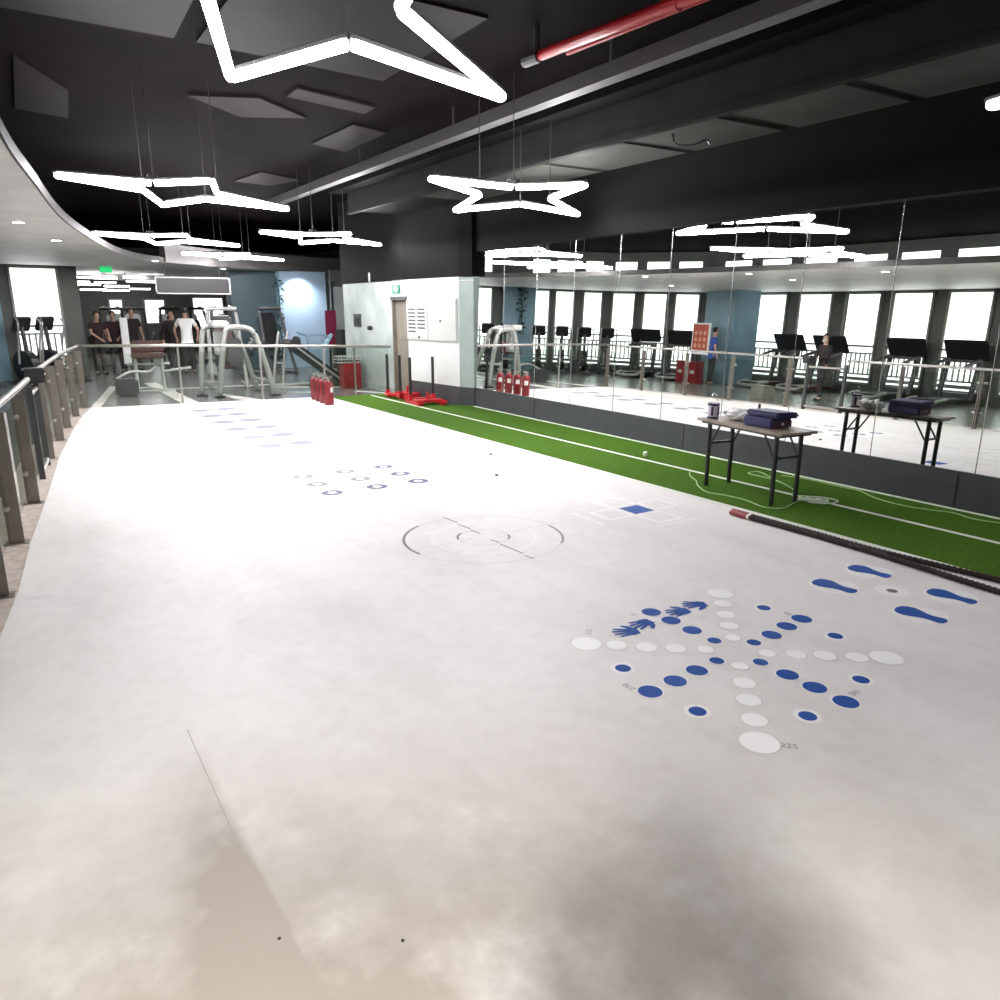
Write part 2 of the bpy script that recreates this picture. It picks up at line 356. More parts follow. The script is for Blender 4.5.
# hop cross of squares
for i, (hx, hy) in enumerate(((4.80, 5.02), (4.49, 5.02), (5.11, 5.06), (4.80, 5.34), (4.80, 4.72))):
    h = .118 if i == 0 else .15
    if i == 0: flat('hop_square', [(hx-h, hy-h), (hx+h, hy-h), (hx+h, hy+h), (hx-h, hy+h)], Z2, 'blue', mat_o)
    else:
        bm = BM(); t_ = .022; o_, n_ = [(-h, -h), (h, -h), (h, h), (-h, h)], [(-h+t_, -h+t_), (h-t_, -h+t_), (h-t_, h-t_), (-h+t_, h-t_)]
        ov = [bm.verts.new((hx+p[0], hy+p[1], Z2)) for p in o_]; nv = [bm.verts.new((hx+p[0], hy+p[1], Z2)) for p in n_]
        for q in range(4): bm.faces.new((ov[q], ov[(q+1) % 4], nv[(q+1) % 4], nv[q]))
        obj('hop_square', bm, 'printwhite', mat_o)
for y0 in (4.5, 5.58): line(4.55, y0, 5.05, y0, .03, 'halo')
for x0 in (4.2, 5.36): line(x0, 4.8, x0, 5.26, .03, 'halo')
# three by three grid of number discs
bm = BM()
flat('grid_field', [(2.4, 6.98), (3.86, 6.98), (3.86, 8.4), (2.4, 8.4)], Z1, 'halo', mat_o)
for iy, y in enumerate((7.22, 7.67, 8.13)):
    for ix, x in enumerate((2.62, 3.12, 3.61)):
        d = dot('number_disc', x, y, .112, 'navy' if (ix == 2 or iy == 0) else 'printgrey')
        flat('white_mark', [(x+.058*math.cos(a)*(1 if k % 2 else .72), y+.065*math.sin(a)*(1 if k % 2 else .7)) for k, a in enumerate([2*PI*q/10 for q in range(10)])], Z3, 'printwhite', d)
# twelve step discs
for y in (14.65, 13.8, 12.94, 12.03, 11.13, 10.28):
    for x in (2.88, 3.32): dot('step_disc', x, y, .175, 'lilac')
# faint ladder beside the turf
for y in (9.7, 10.1, 10.5, 11.3, 12.1, 12.9, 13.7): line(4.55, y, 5.35, y-.05, .035, 'printwhite')
for x in (4.55, 5.35): line(x, 9.6, x, 13.8, .03, 'printwhite')
for x0, y0, x1, y1 in ((4.5, 8.25, 4.85, 8.2), (4.95, 8.0, 5.15, 7.92)): line(x0, y0, x1, y1, .02, 'printlight')
for i, (x, y, w, l) in enumerate(((5.09, 8.06, '', 0), (4.48, 6.97, '', 0))):
    b = BM(); sphere(b, (x, y, .012), .02, (1, 1.6, .6))
    tag(obj('debris_bit', b, 'printgrey'), ['dark crumb lying farther out on the white mat, nearer the turf', 'dark crumb lying on the white mat behind the printed target rings'][i], 'debris')
for i, (x, y) in enumerate(((.76, 1.71), (.45, 1.92))):
    b = BM(); sphere(b, (x, y, .003), .0055, (1, 1, .6))
    tag(obj('debris_bit', b, 'dark'), ['tiny black crumb on the near mat, right one of two', 'tiny black crumb on the near mat, left one of two'][i], 'debris')

obj('sheet_joint', box(BM(), (.452, 1.0, .0008), (.003, 4.6, .0012)), 'jointgrey', mat_o)
# ---- turf lane
turf = tag(obj('turf_lane', prism(BM(), [(5.6, -4), (wx(-4, -.005), -4), (wx(12.45, -.005), 12.45), (7.22, 12.85), (7.16, 14.8), (7.0, 15.35), (5.62, 15.5)], -.02, .004), 'turf'),
           'green artificial turf running lane with white lines along the mirror wall', 'turf')
def lane(x0, y0, x1, y1, w): return prism(BM(), [(x0-w/2, y0), (x0+w/2, y0), (x1+w/2, y1), (x1-w/2, y1)], .004, .0075)
obj('lane_line', lane(5.62, -4, 5.63, 15.4, .055), 'turfline', turf)
obj('lane_line', lane(6.53, -4, 6.53, 15.2, .05), 'turfline', turf)
obj('lane_line', lane(wx(-4, -.06), -4, wx(12.4, -.06), 12.4, .05), 'turfline', turf)

# ------------------------------------------------------------------ mirror wall
NRM = Vector((math.cos(R(-1.3))*math.cos(R(-.8)), math.cos(R(-1.3))*math.sin(R(-.8)), math.sin(R(-1.3))))
def mxz(y, z):                                                       # the mirrors lean back a little
    return 7.46 + (-(y-8)*NRM.y-(z-.36)*NRM.z)/NRM.x
struct('baseboard_right', prism(BM(), [(wx(-4), -4), (wx(12.48), 12.48), (wx(12.48, .3), 12.48), (wx(-4, .3), -4)], -.02, .35), 'kick')
kick = bpy.data.objects['baseboard_right']
for y in (10.45, 6.95, 3.42, 1.0):
    obj('joint', box(BM(), (wx(y, -.002), y, .17), (.008, .012, .33)), 'dark', kick)
obj('ledge', prism(BM(), [(wx(-4, -.008), -4), (wx(12.45, -.008), 12.45), (wx(12.45, .1), 12.45), (wx(-4, .1), -4)], .35, .356), 'darkgrey', kick)
struct('wall_right', prism(BM(), [(wx(-4, .14), -4), (wx(12.48, .14), 12.48), (wx(12.48, .34), 12.48), (wx(-4, .34), -4)], .35, 2.9), 'darkgrey')
struct('wall_right', prism(BM(), [(wx(-4, -.02), -4), (wx(12.5, -.02), 12.5), (wx(12.5, .4), 12.5), (wx(-4, .4), -4)], 2.86, 3.74), 'black')
ords = ['nearest the camera', 'second from the camera', 'third from the camera', 'fourth from the camera', 'fifth from the camera', 'sixth from the camera', 'seventh from the camera', 'eighth from the camera', 'ninth from the camera']
ys = [12.46, 11.5, 10.48, 9.47, 8.42, 7.41, 6.35, 5.37, 4.32, 3.28, 2.24]
for k in range(len(ys)-1):
    y1, y0 = ys[k], ys[k+1]; g = .004
    b = BM()
    q = [(y0+g, .357), (y1-g, .357), (y1-g, 2.858), (y0+g, 2.858)]
    f = [b.verts.new((mxz(y, z), y, z)) for y, z in q]; r = [b.verts.new((mxz(y, z)+.006, y, z)) for y, z in q]
    b.faces.new(f); b.faces.new(r[::-1])
    for i in range(4): b.faces.new((f[i], f[(i+1) % 4], r[(i+1) % 4], r[i]))
    n = len(ys)-2-k
    where = 'beside the white column' if k == 0 else ('at the right edge of the picture' if n <= 0 else ['', 'next to', 'second', 'third', 'fourth', 'fifth', 'sixth', 'seventh', 'eighth', 'ninth'][k+1] + ' from the white column')
    tag(obj('mirror_panel', b, 'mirror'), 'tall frameless wall mirror panel on the dark kickboard, ' + where, 'mirror', 'mirror panels along the wall')
    if k: 
        s = BM(); tube(s, (mxz(y1, .36)-.001, y1, .36), (mxz(y1, 2.86)-.001, y1, 2.86), .0045, seg=6)
        struct('trim_%d' % (20+k), s, 'seam')

# ---- white block with door
struct('wall_back', box(BM(), (7.37, 16.88, 1.2), (.3, 2.84, 2.44)), 'p1')
struct('wall_back', prism(BM(), [(7.212, 14.7), (7.38, 12.82), (7.9, 12.82), (7.9, 14.7)], .35, 2.44), 'white')
struct('wall_back', prism(BM(), [(7.381, 12.83), (7.5, 12.47), (7.9, 12.47), (7.9, 12.83)], .35, 2.42), 'p3')
struct('baseboard_back', prism(BM(), [(7.2, 14.7), (7.37, 12.81), (7.49, 12.46), (7.9, 12.46), (7.9, 14.7)], -.02, .35), 'kick')
struct('baseboard_back', box(BM(), (7.21, 16.88, .05), (.03, 2.84, .14)), 'p3')
struct('trim_40', prism(BM(), [(7.37, 12.81), (7.372, 12.805), (7.495, 12.455), (7.5, 12.47)], 2.33, 2.36), 'white')
p = BM(); path(p, [(7.36, 12.8, 2.35), (7.44, 12.56, 2.35), (7.48, 12.47, 2.33), (7.488, 12.45, 2.2)], .012); struct('trim_41', p, 'white')
struct('wall_back', prism(BM(), [(7.18, 18.3), (7.18, 14.8), (7.36, 12.8), (7.43, 12.4), (8.1, 12.4), (8.1, 18.3)], 2.43, 4.32), 'black')
door = struct('door_1', box(BM(), (7.32, 15.09, .99), (.06, .74, 2.02)), 'door')
obj('door_frame', box(BM(), (7.33, 15.09, 2.05), (.3, .76, .08)), 'darkgrey', door)
obj('door_frame', box(BM(), (7.3, 15.44, 1.0), (.2, .04, 2.0)), 'door', door)
struct('wall_back', box(BM(), (7.45, 15.09, 2.26), (.45, .74, .34)), 'white')
# cabinet with louvres on the white column
def px(y): return 7.205+(14.7-y)*.0894
cab = thing('electrical_cabinet', 'pale grey wall cabinet with black louvre slots on the white column', 'cabinet')
def onwall(y0, y1, z0, z1, d0, d1):
    return prism(BM(), [(px(y0)-d1, y0), (px(y1)-d1, y1), (px(y1)-d0, y1), (px(y0)-d0, y0)], z0, z1)
obj('cabinet_body', onwall(14.69, 12.86, 1.2, 2.03, 0, .02), 'cab', cab)
d1 = obj('door', onwall(14.67, 13.87, 1.22, 2.01, .02, .032), 'cab', cab)
d2 = obj('door', onwall(13.85, 12.88, 1.22, 2.01, .02, .032), 'cab', cab)
for c, n in ((14.58, 7), (14.22, 6)):
    for k in range(n): obj('louvre', onwall(c+.03-.13*0, c-.25, 1.84-k*.075-.03, 1.84-k*.075, .032, .036), 'vent', d1)
b = BM(); sphere(b, (px(13.4)-.036, 13.4, 1.6), .02); obj('lock', b, 'dark', d2)
b = BM(); sphere(b, (px(14.2)-.036, 14.2, 1.26), .025); obj('lock', b, 'dark', d1)
sg = thing('exit_sign', 'white exit sign with a green running man arrow over the greige door', 'exit sign')
obj('sign_plate', box(BM(), (7.2, 15.2, 2.24), (.03, .36, .18)), 'signgreen', sg)
b = BM(); prism(b, [(-.06, -.03), (.02, -.03), (.02, -.07), (.09, 0), (.02, .07), (.02, .03), (-.06, .03)], 0, .004)
bmesh.ops.transform(b, matrix=Matrix.Translation((7.184, 15.2, 2.24)) @ Euler((PI/2, 0, -PI/2)).to_matrix().to_4x4(), verts=b.verts)
obj('arrow', b, 'signwhite', sg)
wp = thing('wall_control_panel', 'small grey wall panel with dark screen on the silvery white wall', 'control panel')
obj('panel_box', box(BM(), (7.205, 17.42, 1.56), (.04, .4, .3)), 'darkgrey', wp); obj('screen', box(BM(), (7.18, 17.42, 1.54), (.012, .26, .14)), 'dark', wp)
b = BM(); lathe(b, [(.02, 0), (.05, .02), (.05, .1), (.03, .12)], (0, 0, 0)); bmesh.ops.transform(b, matrix=Matrix.Translation((7.22, 16.6, 1.4)) @ Euler((0, -PI/2, 0)).to_matrix().to_4x4(), verts=b.verts)
tag(obj('wall_knob', b, 'dark'), 'round black fitting sticking out of the silvery white wall', 'wall fitting')
b = BM(); tube(b, (7.2, 16.55, 2.43), (7.2, 16.55, 2.6), .045); sphere(b, (7.2, 16.55, 2.6), .045)
tag(obj('sprinkler_stub', b, 'silver'), 'short pale pipe stub standing on top edge of the silvery wall', 'pipe')

# ------------------------------------------------------------------ left wall with windows
for k, ((x0, y0), (x1, y1)) in enumerate(zip(WALL, WALL[1:])):
    dx, dy = x1-x0, y1-y0; L = math.hypot(dx, dy); nx, ny = -dy/L*.2, dx/L*.2
    struct('wall_left', prism(BM(), [(x0, y0), (x1, y1), (x1+nx, y1+ny), (x0+nx, y0+ny)], -.02, 4.32), 'wallleft')
struct('wall_left', box(BM(), (1.8, 30.2, 1.5), (.2, 11.6, 3.1)), 'wallleft')
struct('wall_far', box(BM(), (7, 36.1, 2.1), (12, .2, 4.4)), 'wallleft')
struct('wall_far', box(BM(), (12.6, 24, 2.1), (.2, 24, 4.4)), 'wallleft')
struct('wall_front', box(BM(), (.6, -4.1, 2.1), (14, .2, 4.4)), 'black')
def seg(i):
    (x0, y0), (x1, y1) = WALL[i], WALL[i+1]; L = math.hypot(x1-x0, y1-y0)
    return Vector((x0, y0, 0)), Vector(((x1-x0)/L, (y1-y0)/L, 0)), Vector(((y1-y0)/L, -(x1-x0)/L, 0))
WINS = [(0, 11.55), (0, 13.0), (0, 14.62), (0, 16.17), (0, 17.68), (1, 1.18), (1, 2.66), (1, 4.06), (2, 1.2), (2, 2.36), (2, 3.55), (3, .7), (3, 1.74), (3, 2.64), (4, 1.15), (4, 2.05)]
WW = {0: 1.06, 1: .98, 2: .8, 3: .62, 4: .66}
for n, (i, s) in enumerate(WINS):
    o, t, nn = seg(i); w = WW[i]
    if (i, s) == (4, 1.15): s, w = 1.37, 1.06
    if (i, s) == (4, 2.05): continue
    rz = math.atan2(t.y, t.x)
    win = bpy.data.objects.new('window_%d' % (n+1), None); COL.objects.link(win); win['kind'] = 'structure'
    c = o+t*s; win.location = (c.x, c.y, 0); win.rotation_euler = (0, 0, rz)
    # local: x along the wall, -y into the room
    fr = BM()
    for xx in (-w/2-.03, w/2+.03): box(fr, (xx, -.03, 1.6), (.06, .08, 2.62))
    for zz in (.29, 1.38, 2.9): box(fr, (0, -.03, zz), (w+.12, .08, .06))
    obj('window_frame', fr, 'frame', win)
    obj('blind', box(BM(), (0, -.015, 2.15), (w, .02, 1.48)), 'blind', win)
    obj('lower_pane', box(BM(), (0, -.012, .84), (w, .015, 1.03)), 'pane', win)
    ba = BM()
    box(ba, (0, -.025, 1.17), (w, .02, .05)); box(ba, (0, -.025, .56), (w, .02, .05)); box(ba, (0, -.025, .42), (w, .02, .1))
    m = int(w/.15)
    for q in range(m): box(ba, (-w/2+(q+.5)*w/m, -.025, .86), (.05, .02, .6))
    obj('balusters', ba, 'frame', win)
    up = BM()
    obj('upper_pane', box(BM(), (0, -.015, 3.72), (w, .02, .52)), 'pane', win)

# blue columns on the left wall (seen in the mirrors)
def column(x, y, sx, sy, z1, m, rz=0): return struct('column', box(BM(), (x, y, z1/2-.01), (sx, sy, z1), (0, 0, rz)), m)
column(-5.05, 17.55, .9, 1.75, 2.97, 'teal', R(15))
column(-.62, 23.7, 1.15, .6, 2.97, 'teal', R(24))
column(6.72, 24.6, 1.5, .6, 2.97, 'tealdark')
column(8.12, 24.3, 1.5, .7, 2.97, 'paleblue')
def vine(x, y, z0, z1, label, n=70, m='leaf'):
    v = thing('hanging_vine', label, 'plant', (x, y, z0))
    st = BM(); pts = [(.04*math.sin(k*.9), .03*math.cos(k*1.3), (z1-z0)*k/12) for k in range(13)]; path(st, pts, .02, 6); obj('stem', st, m, v)
    lf = BM()
    for k in range(n):
        z = (z1-z0)*random.random(); a = random.uniform(0, 2*PI); w = random.uniform(.05, .11)*1.3; r = random.uniform(.03, .13)
        c = Vector((r*math.cos(a), r*math.sin(a)*.5, z)); e = Euler((random.uniform(-.8, .8), random.uniform(-.8, .8), a)).to_matrix()
        f = [lf.verts.new(c+e @ Vector(p)) for p in ((-w*.2, 0, 0), (w*.4, -w*.4, .0), (w*1.3, 0, -.02), (w*.4, w*.4, 0))]
        lf.faces.new(f)
    obj('leaves', lf, m, v)
vine(-.5, 23.3, 1.3, 2.95, 'dark green climbing vine against blue column seen in the mirrors', 110)
vine(7.28, 23.85, .4, 2.8, 'thin climbing vine in the gap beside the lit pale blue column', 70)

# ------------------------------------------------------------------ soffit, ceiling, ducts
INNER = smooth_pts([(-1.0, -4, 0), (-.38, 0, 0), (.0, 4, 0), (.14, 6.2, 0), (.37, 8.2, 0), (1.05, 12.9, 0), (2.6, 19.2, 0), (4.75, 22.2, 0), (7.4, 23.8, 0), (12, 25.4, 0)], 6)
ip = [(p.x, p.y) for p in INNER]
struct('ceiling', prism(BM(), ip+[(12.5, 36), (1.9, 36)]+WALL[::-1], 2.96, 3.06), 'soffit')
reg('fascia', mat('grey_fascia', (.05, .048, .046), .6, spec=.1, noise=(2, .1)))
reg('fasciafar', mat('mid_grey_fascia', (.13, .125, .12), .6, spec=.1, noise=(2, .1)))
fc = [q for q in ip if q[0] > 3.4]
struct('trim_60', strip(BM(), [(x+.03, y-.05) for x, y in fc], [(x-.06, y+.2) for x, y in fc], 2.965, 3.42), 'fasciafar')
struct('trim_61', strip(BM(), [(x+.02, y-.005) for x, y in ip], ip, 2.955, 3.075), 'fascia')
struct('ceiling', box(BM(), (3, 16, 4.36), (20, 42, .1)), 'ceil')
def dl(x, y, i, label, en=14):
    t = thing('downlight', label, 'downlight', (x, y, 2.96))
    b = BM(); lathe(b, [(.085, 0), (.085, -.012), (.07, -.012), (.07, 0)], (0, 0, 0)); obj('trim_ring', b, 'silver', t)
    b = BM(); lathe(b, [(.068, -.004), (.068, -.014)], (0, 0, 0)); obj('lens', b, 'down', t)
    L = bpy.data.lights.new('downlight_lamp', 'SPOT'); L.energy = en; L.spot_size = R(100 if en < 20 else 140); L.spot_blend = .6; L.shadow_soft_size = .07 if en < 20 else .22; L.color = (1, .96, .9)
    lo = bpy.data.objects.new('downlight_lamp', L); COL.objects.link(lo); lo.location = (x, y, 2.93)
DLS = [(.1-1.15, 6.4), (-.55, 9.5), (.36, 12.3), (.95, 15.2), (3.3, 20.4), (-1.6, 12.6), (7.3, 24.6), (-2.0, 17.3), (5.6, 23.4)]
DL_L = ['behind the nearest curve, seen in the right mirrors', 'over the railing gate, seen in the mirrors', 'leftmost in the picture', 'second from left in the picture',
        'where the soffit turns across the far end', 'well back over the treadmills', 'over the lit pale blue column', 'far back near the corner windows', 'to the left of the lit pale blue column']
for i, (x, y) in enumerate(DLS): dl(x, y, i, 'small recessed light in the pale soffit, '+DL_L[i])
L = bpy.data.lights.new('column_wash', 'SPOT'); L.energy = 95; L.spot_size = R(120); L.spot_blend = 1; L.shadow_soft_size = .05; L.color = (.97, .98, 1)
lo = bpy.data.objects.new('column_wash', L); COL.objects.link(lo); lo.location = (7.95, 23.5, 2.93); lo.rotation_euler = (R(12), 0, 0)
ex = thing('exit_sign', 'green glowing exit sign hanging under the far soffit at left', 'exit sign')
obj('sign_plate', box(BM(), (2.55, 23.6, 2.86), (.3, .04, .15)), 'green', ex); obj('bracket', box(BM(), (2.55, 23.6, 2.95), (.02, .02, .05)), 'dark', ex)

tr = thing('cable_tray', 'long grey pipe tray running under the black ceiling down the hall', 'pipe')
obj('tray_bar', box(BM(), (5.14, 6.5, 4.0), (.16, 21, .14)), 'tray', tr)
for y in (0, 3, 6, 9, 12): obj('hanger', box(BM(), (5.14, y, 4.2), (.02, .03, .3)), 'tray', tr)
du = thing('air_duct', 'wide grey duct with pale panels along the top of black mirror bulkhead', 'duct')
obj('duct_body', box(BM(), (6.78, 5.5, 3.98), (1.34, 19, .5)), 'duct', du)
for i, (ya, yb) in enumerate(((-2.5, -.2), (0, 2.3), (2.45, 4.2), (4.35, 5.55), (5.75, 7.0), (7.15, 8.6), (8.75, 10.3), (10.45, 12.3))):
    obj('duct_panel', box(BM(), (6.82, (ya+yb)/2, 3.722), (1.16, yb-ya, .02)), 'ductpanel', du)
obj('duct_rail', box(BM(), (6.13, 5.5, 3.7), (.1, 19, .07)), 'duct', du)
hk = BM(); path(hk, smooth_pts([(6.5, 6.5, 3.71), (6.5, 6.45, 3.6), (6.62, 6.3, 3.58), (6.7, 6.2, 3.62), (6.72, 6.15, 3.57)]), .012, 6); obj('loose_cable', hk, 'dark', du)
bt = BM(); box(bt, (5.85, 5.5, 4.17), (.3, 19, .28)); tag(obj('ceiling_beam', bt, 'black'), 'long black beam beside the grey duct under the ceiling', 'beam')
rp = thing('fire_pipe', 'red fire sprinkler pipe hanging under the dark ceiling', 'pipe')
b = BM(); path(b, [(4.38, 6.14, 4.05), (4.48, 5.1, 4.05), (4.6, 3.8, 4.05), (4.94, 0, 4.05)], .045, 12); obj('pipe_run', b, 'redpipe', rp, smooth=True)
b = BM(); tube(b, (4.52, 4.68, 4.05), (4.54, 4.55, 4.05), .062); tube(b, (4.53, 4.6, 4.05), (4.53, 4.6, 4.3), .015); obj('coupling', b, 'redpipe', rp)
b = BM(); tube(b, (4.36, 6.3, 4.05), (4.38, 6.1, 4.05), .055); tube(b, (4.38, 6.14, 4.05), (4.38, 6.14, 4.3), .03); obj('elbow', b, 'tray', rp)
b = BM(); path(b, [(4.7, 6.1, 4.12), (4.85, 3.9, 4.12), (5.0, 0, 4.12)], .02, 8); obj('side_pipe', b, 'redpipe', rp)
CP = [('ceiling_plate', 'cpanel', [(6.25, 12.6), (6.15, 11.0), (7.1, 11.3), (7.25, 12.85)], 'grey square plate under the ceiling above the far hanging star lamp'),
      ('ceiling_plate', 'cpanel', [(2.2, 10.2), (2.95, 9.85), (3.75, 10.5), (3.0, 10.9)], 'grey plate under dark ceiling, left one in the row of two near the middle'),
      ('ceiling_plate', 'cpanel', [(4.35, 12.0), (4.4, 10.5), (5.0, 10.7), (5.0, 12.3)], 'grey framed plate under ceiling touching the long grey pipe tray'),
      ('ceiling_plate', 'cpanel', [(4.25, 16.2), (4.4, 14.9), (5.3, 15.4), (5.0, 16.4)], 'grey plate under the ceiling beyond the left star lamp'),
      ('ceiling_duct', 'brown', [(.5, 12.0), (.45, 9.6), (1.0, 10.7), (1.1, 12.2)], 'brownish flat duct piece above the left soffit'),
      ('ceiling_duct', 'brown', [(.3, 8.2), (.3, 5.2), (1.6, 5.4), (1.7, 8.2)], 'brownish flat duct piece above the nearest star lamp'),
      ('ceiling_duct', 'brown', [(1.9, 8.2), (1.9, 6.2), (3.9, 6.2), (3.9, 8.4)], 'wide brownish duct under the ceiling left of the red pipe'),
      ('ceiling_plate', 'cpanel', [(3.2, 9.6), (3.2, 9.2), (4.3, 9.5), (4.3, 9.85)], 'narrow grey strip under the ceiling beside the middle plates'),
      ('ceiling_plate', 'cpanel', [(5.6, 9.0), (5.62, 8.2), (6.05, 8.3), (6.05, 9.1)], 'small grey plate between the pipe tray and the duct')]
for i, (nm, m, pts, lb) in enumerate(CP):
    zz = 4.285
    tag(obj(nm, prism(BM(), pts, zz, zz+.03), m), lb, 'ceiling plate' if m == 'cpanel' else 'duct')
    hb = None

# ------------------------------------------------------------------ star lamps
ZL = 3.15
STAR = [(-1.40, -.62), (-.43, -.6), (.08, -1.13), (.36, -.15), (1.55, .82), (.34, .40), (-.02, 1.32), (-.45, .02)]
def star(label, led='led'):
    t = thing('star_lamp', label, 'ceiling lamp', (0, 0, ZL), 0, 'hanging star lamps')
    n = len(STAR)
    for k in range(n):
        a, b = Vector((*STAR[k], 0)), Vector((*STAR[(k+1) % n], 0)); d = (b-a).normalized()
        bm = BM(); tube(bm, a+d*.03, b-d*.03, .031, seg=10); obj('light_tube', bm, led, t)
        bm = BM(); tube(bm, a, b, .02, seg=6); bmesh.ops.translate(bm, verts=bm.verts, vec=(0, 0, .035)); obj('tube_holder', bm, 'darkgrey', t)
    for k in (1, 3, 5, 7):
        bm = BM(); p = STAR[k]; tube(bm, (p[0], p[1], .03), (p[0], p[1], 4.31-ZL), .006, seg=6); obj('suspension_wire', bm, 'tray', t)
    bm = BM(); box(bm, (STAR[1][0], STAR[1][1], .06), (.12, .06, .05)); obj('driver_box', bm, 'dark', t)
    return t
LAMPS = [((5.45, 8.05), 'white glowing star lamp hanging alone in the middle above the turf'),
         ((1.98, 9.83), 'white glowing star lamp over left of mat, the wide one behind the nearest lamp'),
         ((5.41, 14.56), 'white glowing star lamp hanging before the black wall over the white door block'),
         ((2.96, 16.43), 'white glowing star lamp near the curved soffit, behind the wide left one'),
         ((1.33, 3.58), 'nearest and largest white glowing star lamp at the top edge of the picture'),
         ((5.70, 1.5), 'white glowing star lamp at right, only its tip lighting the right edge of the picture'),
         ((5.3, 20.9), 'farthest small white star lamp just over the far soffit edge')]
st0 = None
for (x, y), lb in LAMPS:
    if st0 is None: st0 = o = star(lb)
    elif y < 4: o = star(lb, 'leddim' if x > 4 else 'lednear')
    else: o = copy_tree(st0); o['label'] = lb
    o.location = (x, y, ZL); q = {0: 1.1, 1: .96}.get(LAMPS.index(((x, y), lb)), 1); o.scale = (q, q, 1)
# LED bars in the far hall
bars = [(2.5, 30, 2.86, 'topmost left'), (3.3, 31, 2.88, 'top middle'), (4.2, 30.5, 2.9, 'top right'), (2.6, 33, 2.8, 'second row left'), (3.6, 34, 2.82, 'second row middle'), (4.6, 33, 2.85, 'second row right'),
        (2.55, 29, 2.6, 'third row left'), (3.35, 28.5, 2.55, 'third row middle'), (4.9, 34.5, 2.6, 'third row right'), (2.6, 28, 2.42, 'lowest left'), (3.2, 27.5, 2.4, 'lowest middle'), (4.5, 29, 2.72, 'between the columns')]
for x, y, z, lb in bars:
    t = thing('hanging_light_bar', 'bright white ceiling light bar in the far hall at left, '+lb, 'ceiling lamp', (x, y, z), R(random.uniform(-8, 8)), 'light bars in the far hall')
    obj('diffuser', box(BM(), (0, 0, 0), (.75, .12, .05)), 'ledfar', t)
    w = BM(); tube(w, (-.3, 0, .02), (-.3, 0, 2.98-z), .006, seg=6); tube(w, (.3, 0, .02), (.3, 0, 2.98-z), .006, seg=6); obj('suspension_wire', w, 'tray', t)

# ------------------------------------------------------------------ railing
rail = thing('glass_railing', 'curved steel and glass railing around the left side and far end of the white mat', 'railing')
def ey(y, d): return (edge_x(y)-d, y)
PY = [2.95, 4.35, 5.7, 7.02, 8.45, 10.92, 12.4, 13.72, 15.1, 16.3]
for y in PY:
    x, _ = ey(y, .1); b = BM()
    a = math.atan2(edge_x(y+.3)-edge_x(y-.3) if y < 15.9 else .1, .6)
    box(b, (x, y-.018, .52), (.11, .014, 1.08), (0, 0, -a)); box(b, (x, y+.018, .52), (.11, .014, 1.08), (0, 0, -a)); box(b, (x, y, -.01), (.17, .14, .018), (0, 0, -a))
    po = obj('post', b, 'post', rail)
    for z in (.3, .85): obj('glass_clamp', tube(BM(), (x-.03, y-.1, z), (x-.03, y+.1, z), .02, seg=8), 'steel', po)
for y in (9.62, 10.48):
    x, _ = ey(y, .1); b = BM(); box(b, (x, y, .5), (.06, .06, 1.04)); po = obj('gate_post', b, 'darkgrey', rail)
    if y > 10: obj('lock_box', box(BM(), (x, y, 1.08), (.2, .2, .17)), 'dark', po, bevel=.01)
x0, x1 = edge_x(9.62)-.1, edge_x(10.48)-.1
b = BM(); tube(b, (x0, 9.62, .07), (x1, 10.48, .07), .03); tube(b, (x0, 9.62, .93), (x1, 10.48, .93), .025); obj('gate_bar', b, 'steel', rail)
def handrail(pts, nm='handrail'): b = BM(); path(b, pts, .03, 10); return obj(nm, b, 'steel', rail, smooth=True)
handrail([(edge_x(y)-.1, y, 1.1) for y in [v*.5+2 for v in range(0, 16)]+[9.6]])
handrail([(edge_x(y)-.1, y, 1.1+.007*max(0, y-10)) for y in [10.5+v*.5 for v in range(0, 12)]+[16.35]])
FR = [(1.09, 16.38), (2.85, 16.18), (4.4, 15.95), (5.7, 15.75), (7.17, 15.52)]
FZ = [1.155, 1.13, 1.09, 1.06, 1.02]
handrail([(x, y, z) for (x, y), z in zip(FR, FZ)])
for k in range(len(FR)-1):
    (xa, ya), (xb, yb) = FR[k], FR[k+1]; dx, dy = xb-xa, yb-ya; L = math.hypot(dx, dy)
    b = BM(); box(b, ((xa+xb)/2, (ya+yb)/2, .54), (L-.1, .012, .92), (0, 0, math.atan2(dy, dx))); obj('glass_pane', b, 'glass', rail)
    if k: b = BM(); tube(b, (xa, ya, -.02), (xa, ya, FZ[k]), .022, seg=10); obj('slim_post', b, 'steel', rail)
b = BM(); tube(b, (6.4, 15.75, -.02), (6.4, 15.75, .93), .022); path(b, smooth_pts([(6.4, 15.75, .93), (6.38, 15.73, 1.0), (6.3, 15.66, 1.04)]), .022); obj('end_post', b, 'steel', rail)
PYg = sorted(PY+[9.62, 10.48])
for ya, yb in zip(PYg, PYg[1:]):
    (xa, _), (xb, _) = ey(ya, .13), ey(yb, .13); dx, dy = xb-xa, yb-ya; L = math.hypot(dx, dy)
    b = BM(); box(b, ((xa+xb)/2, (ya+yb)/2, .53), (L-.12, .012, .9), (0, 0, math.atan2(dy, dx))); obj('glass_pane', b, 'glass', rail)

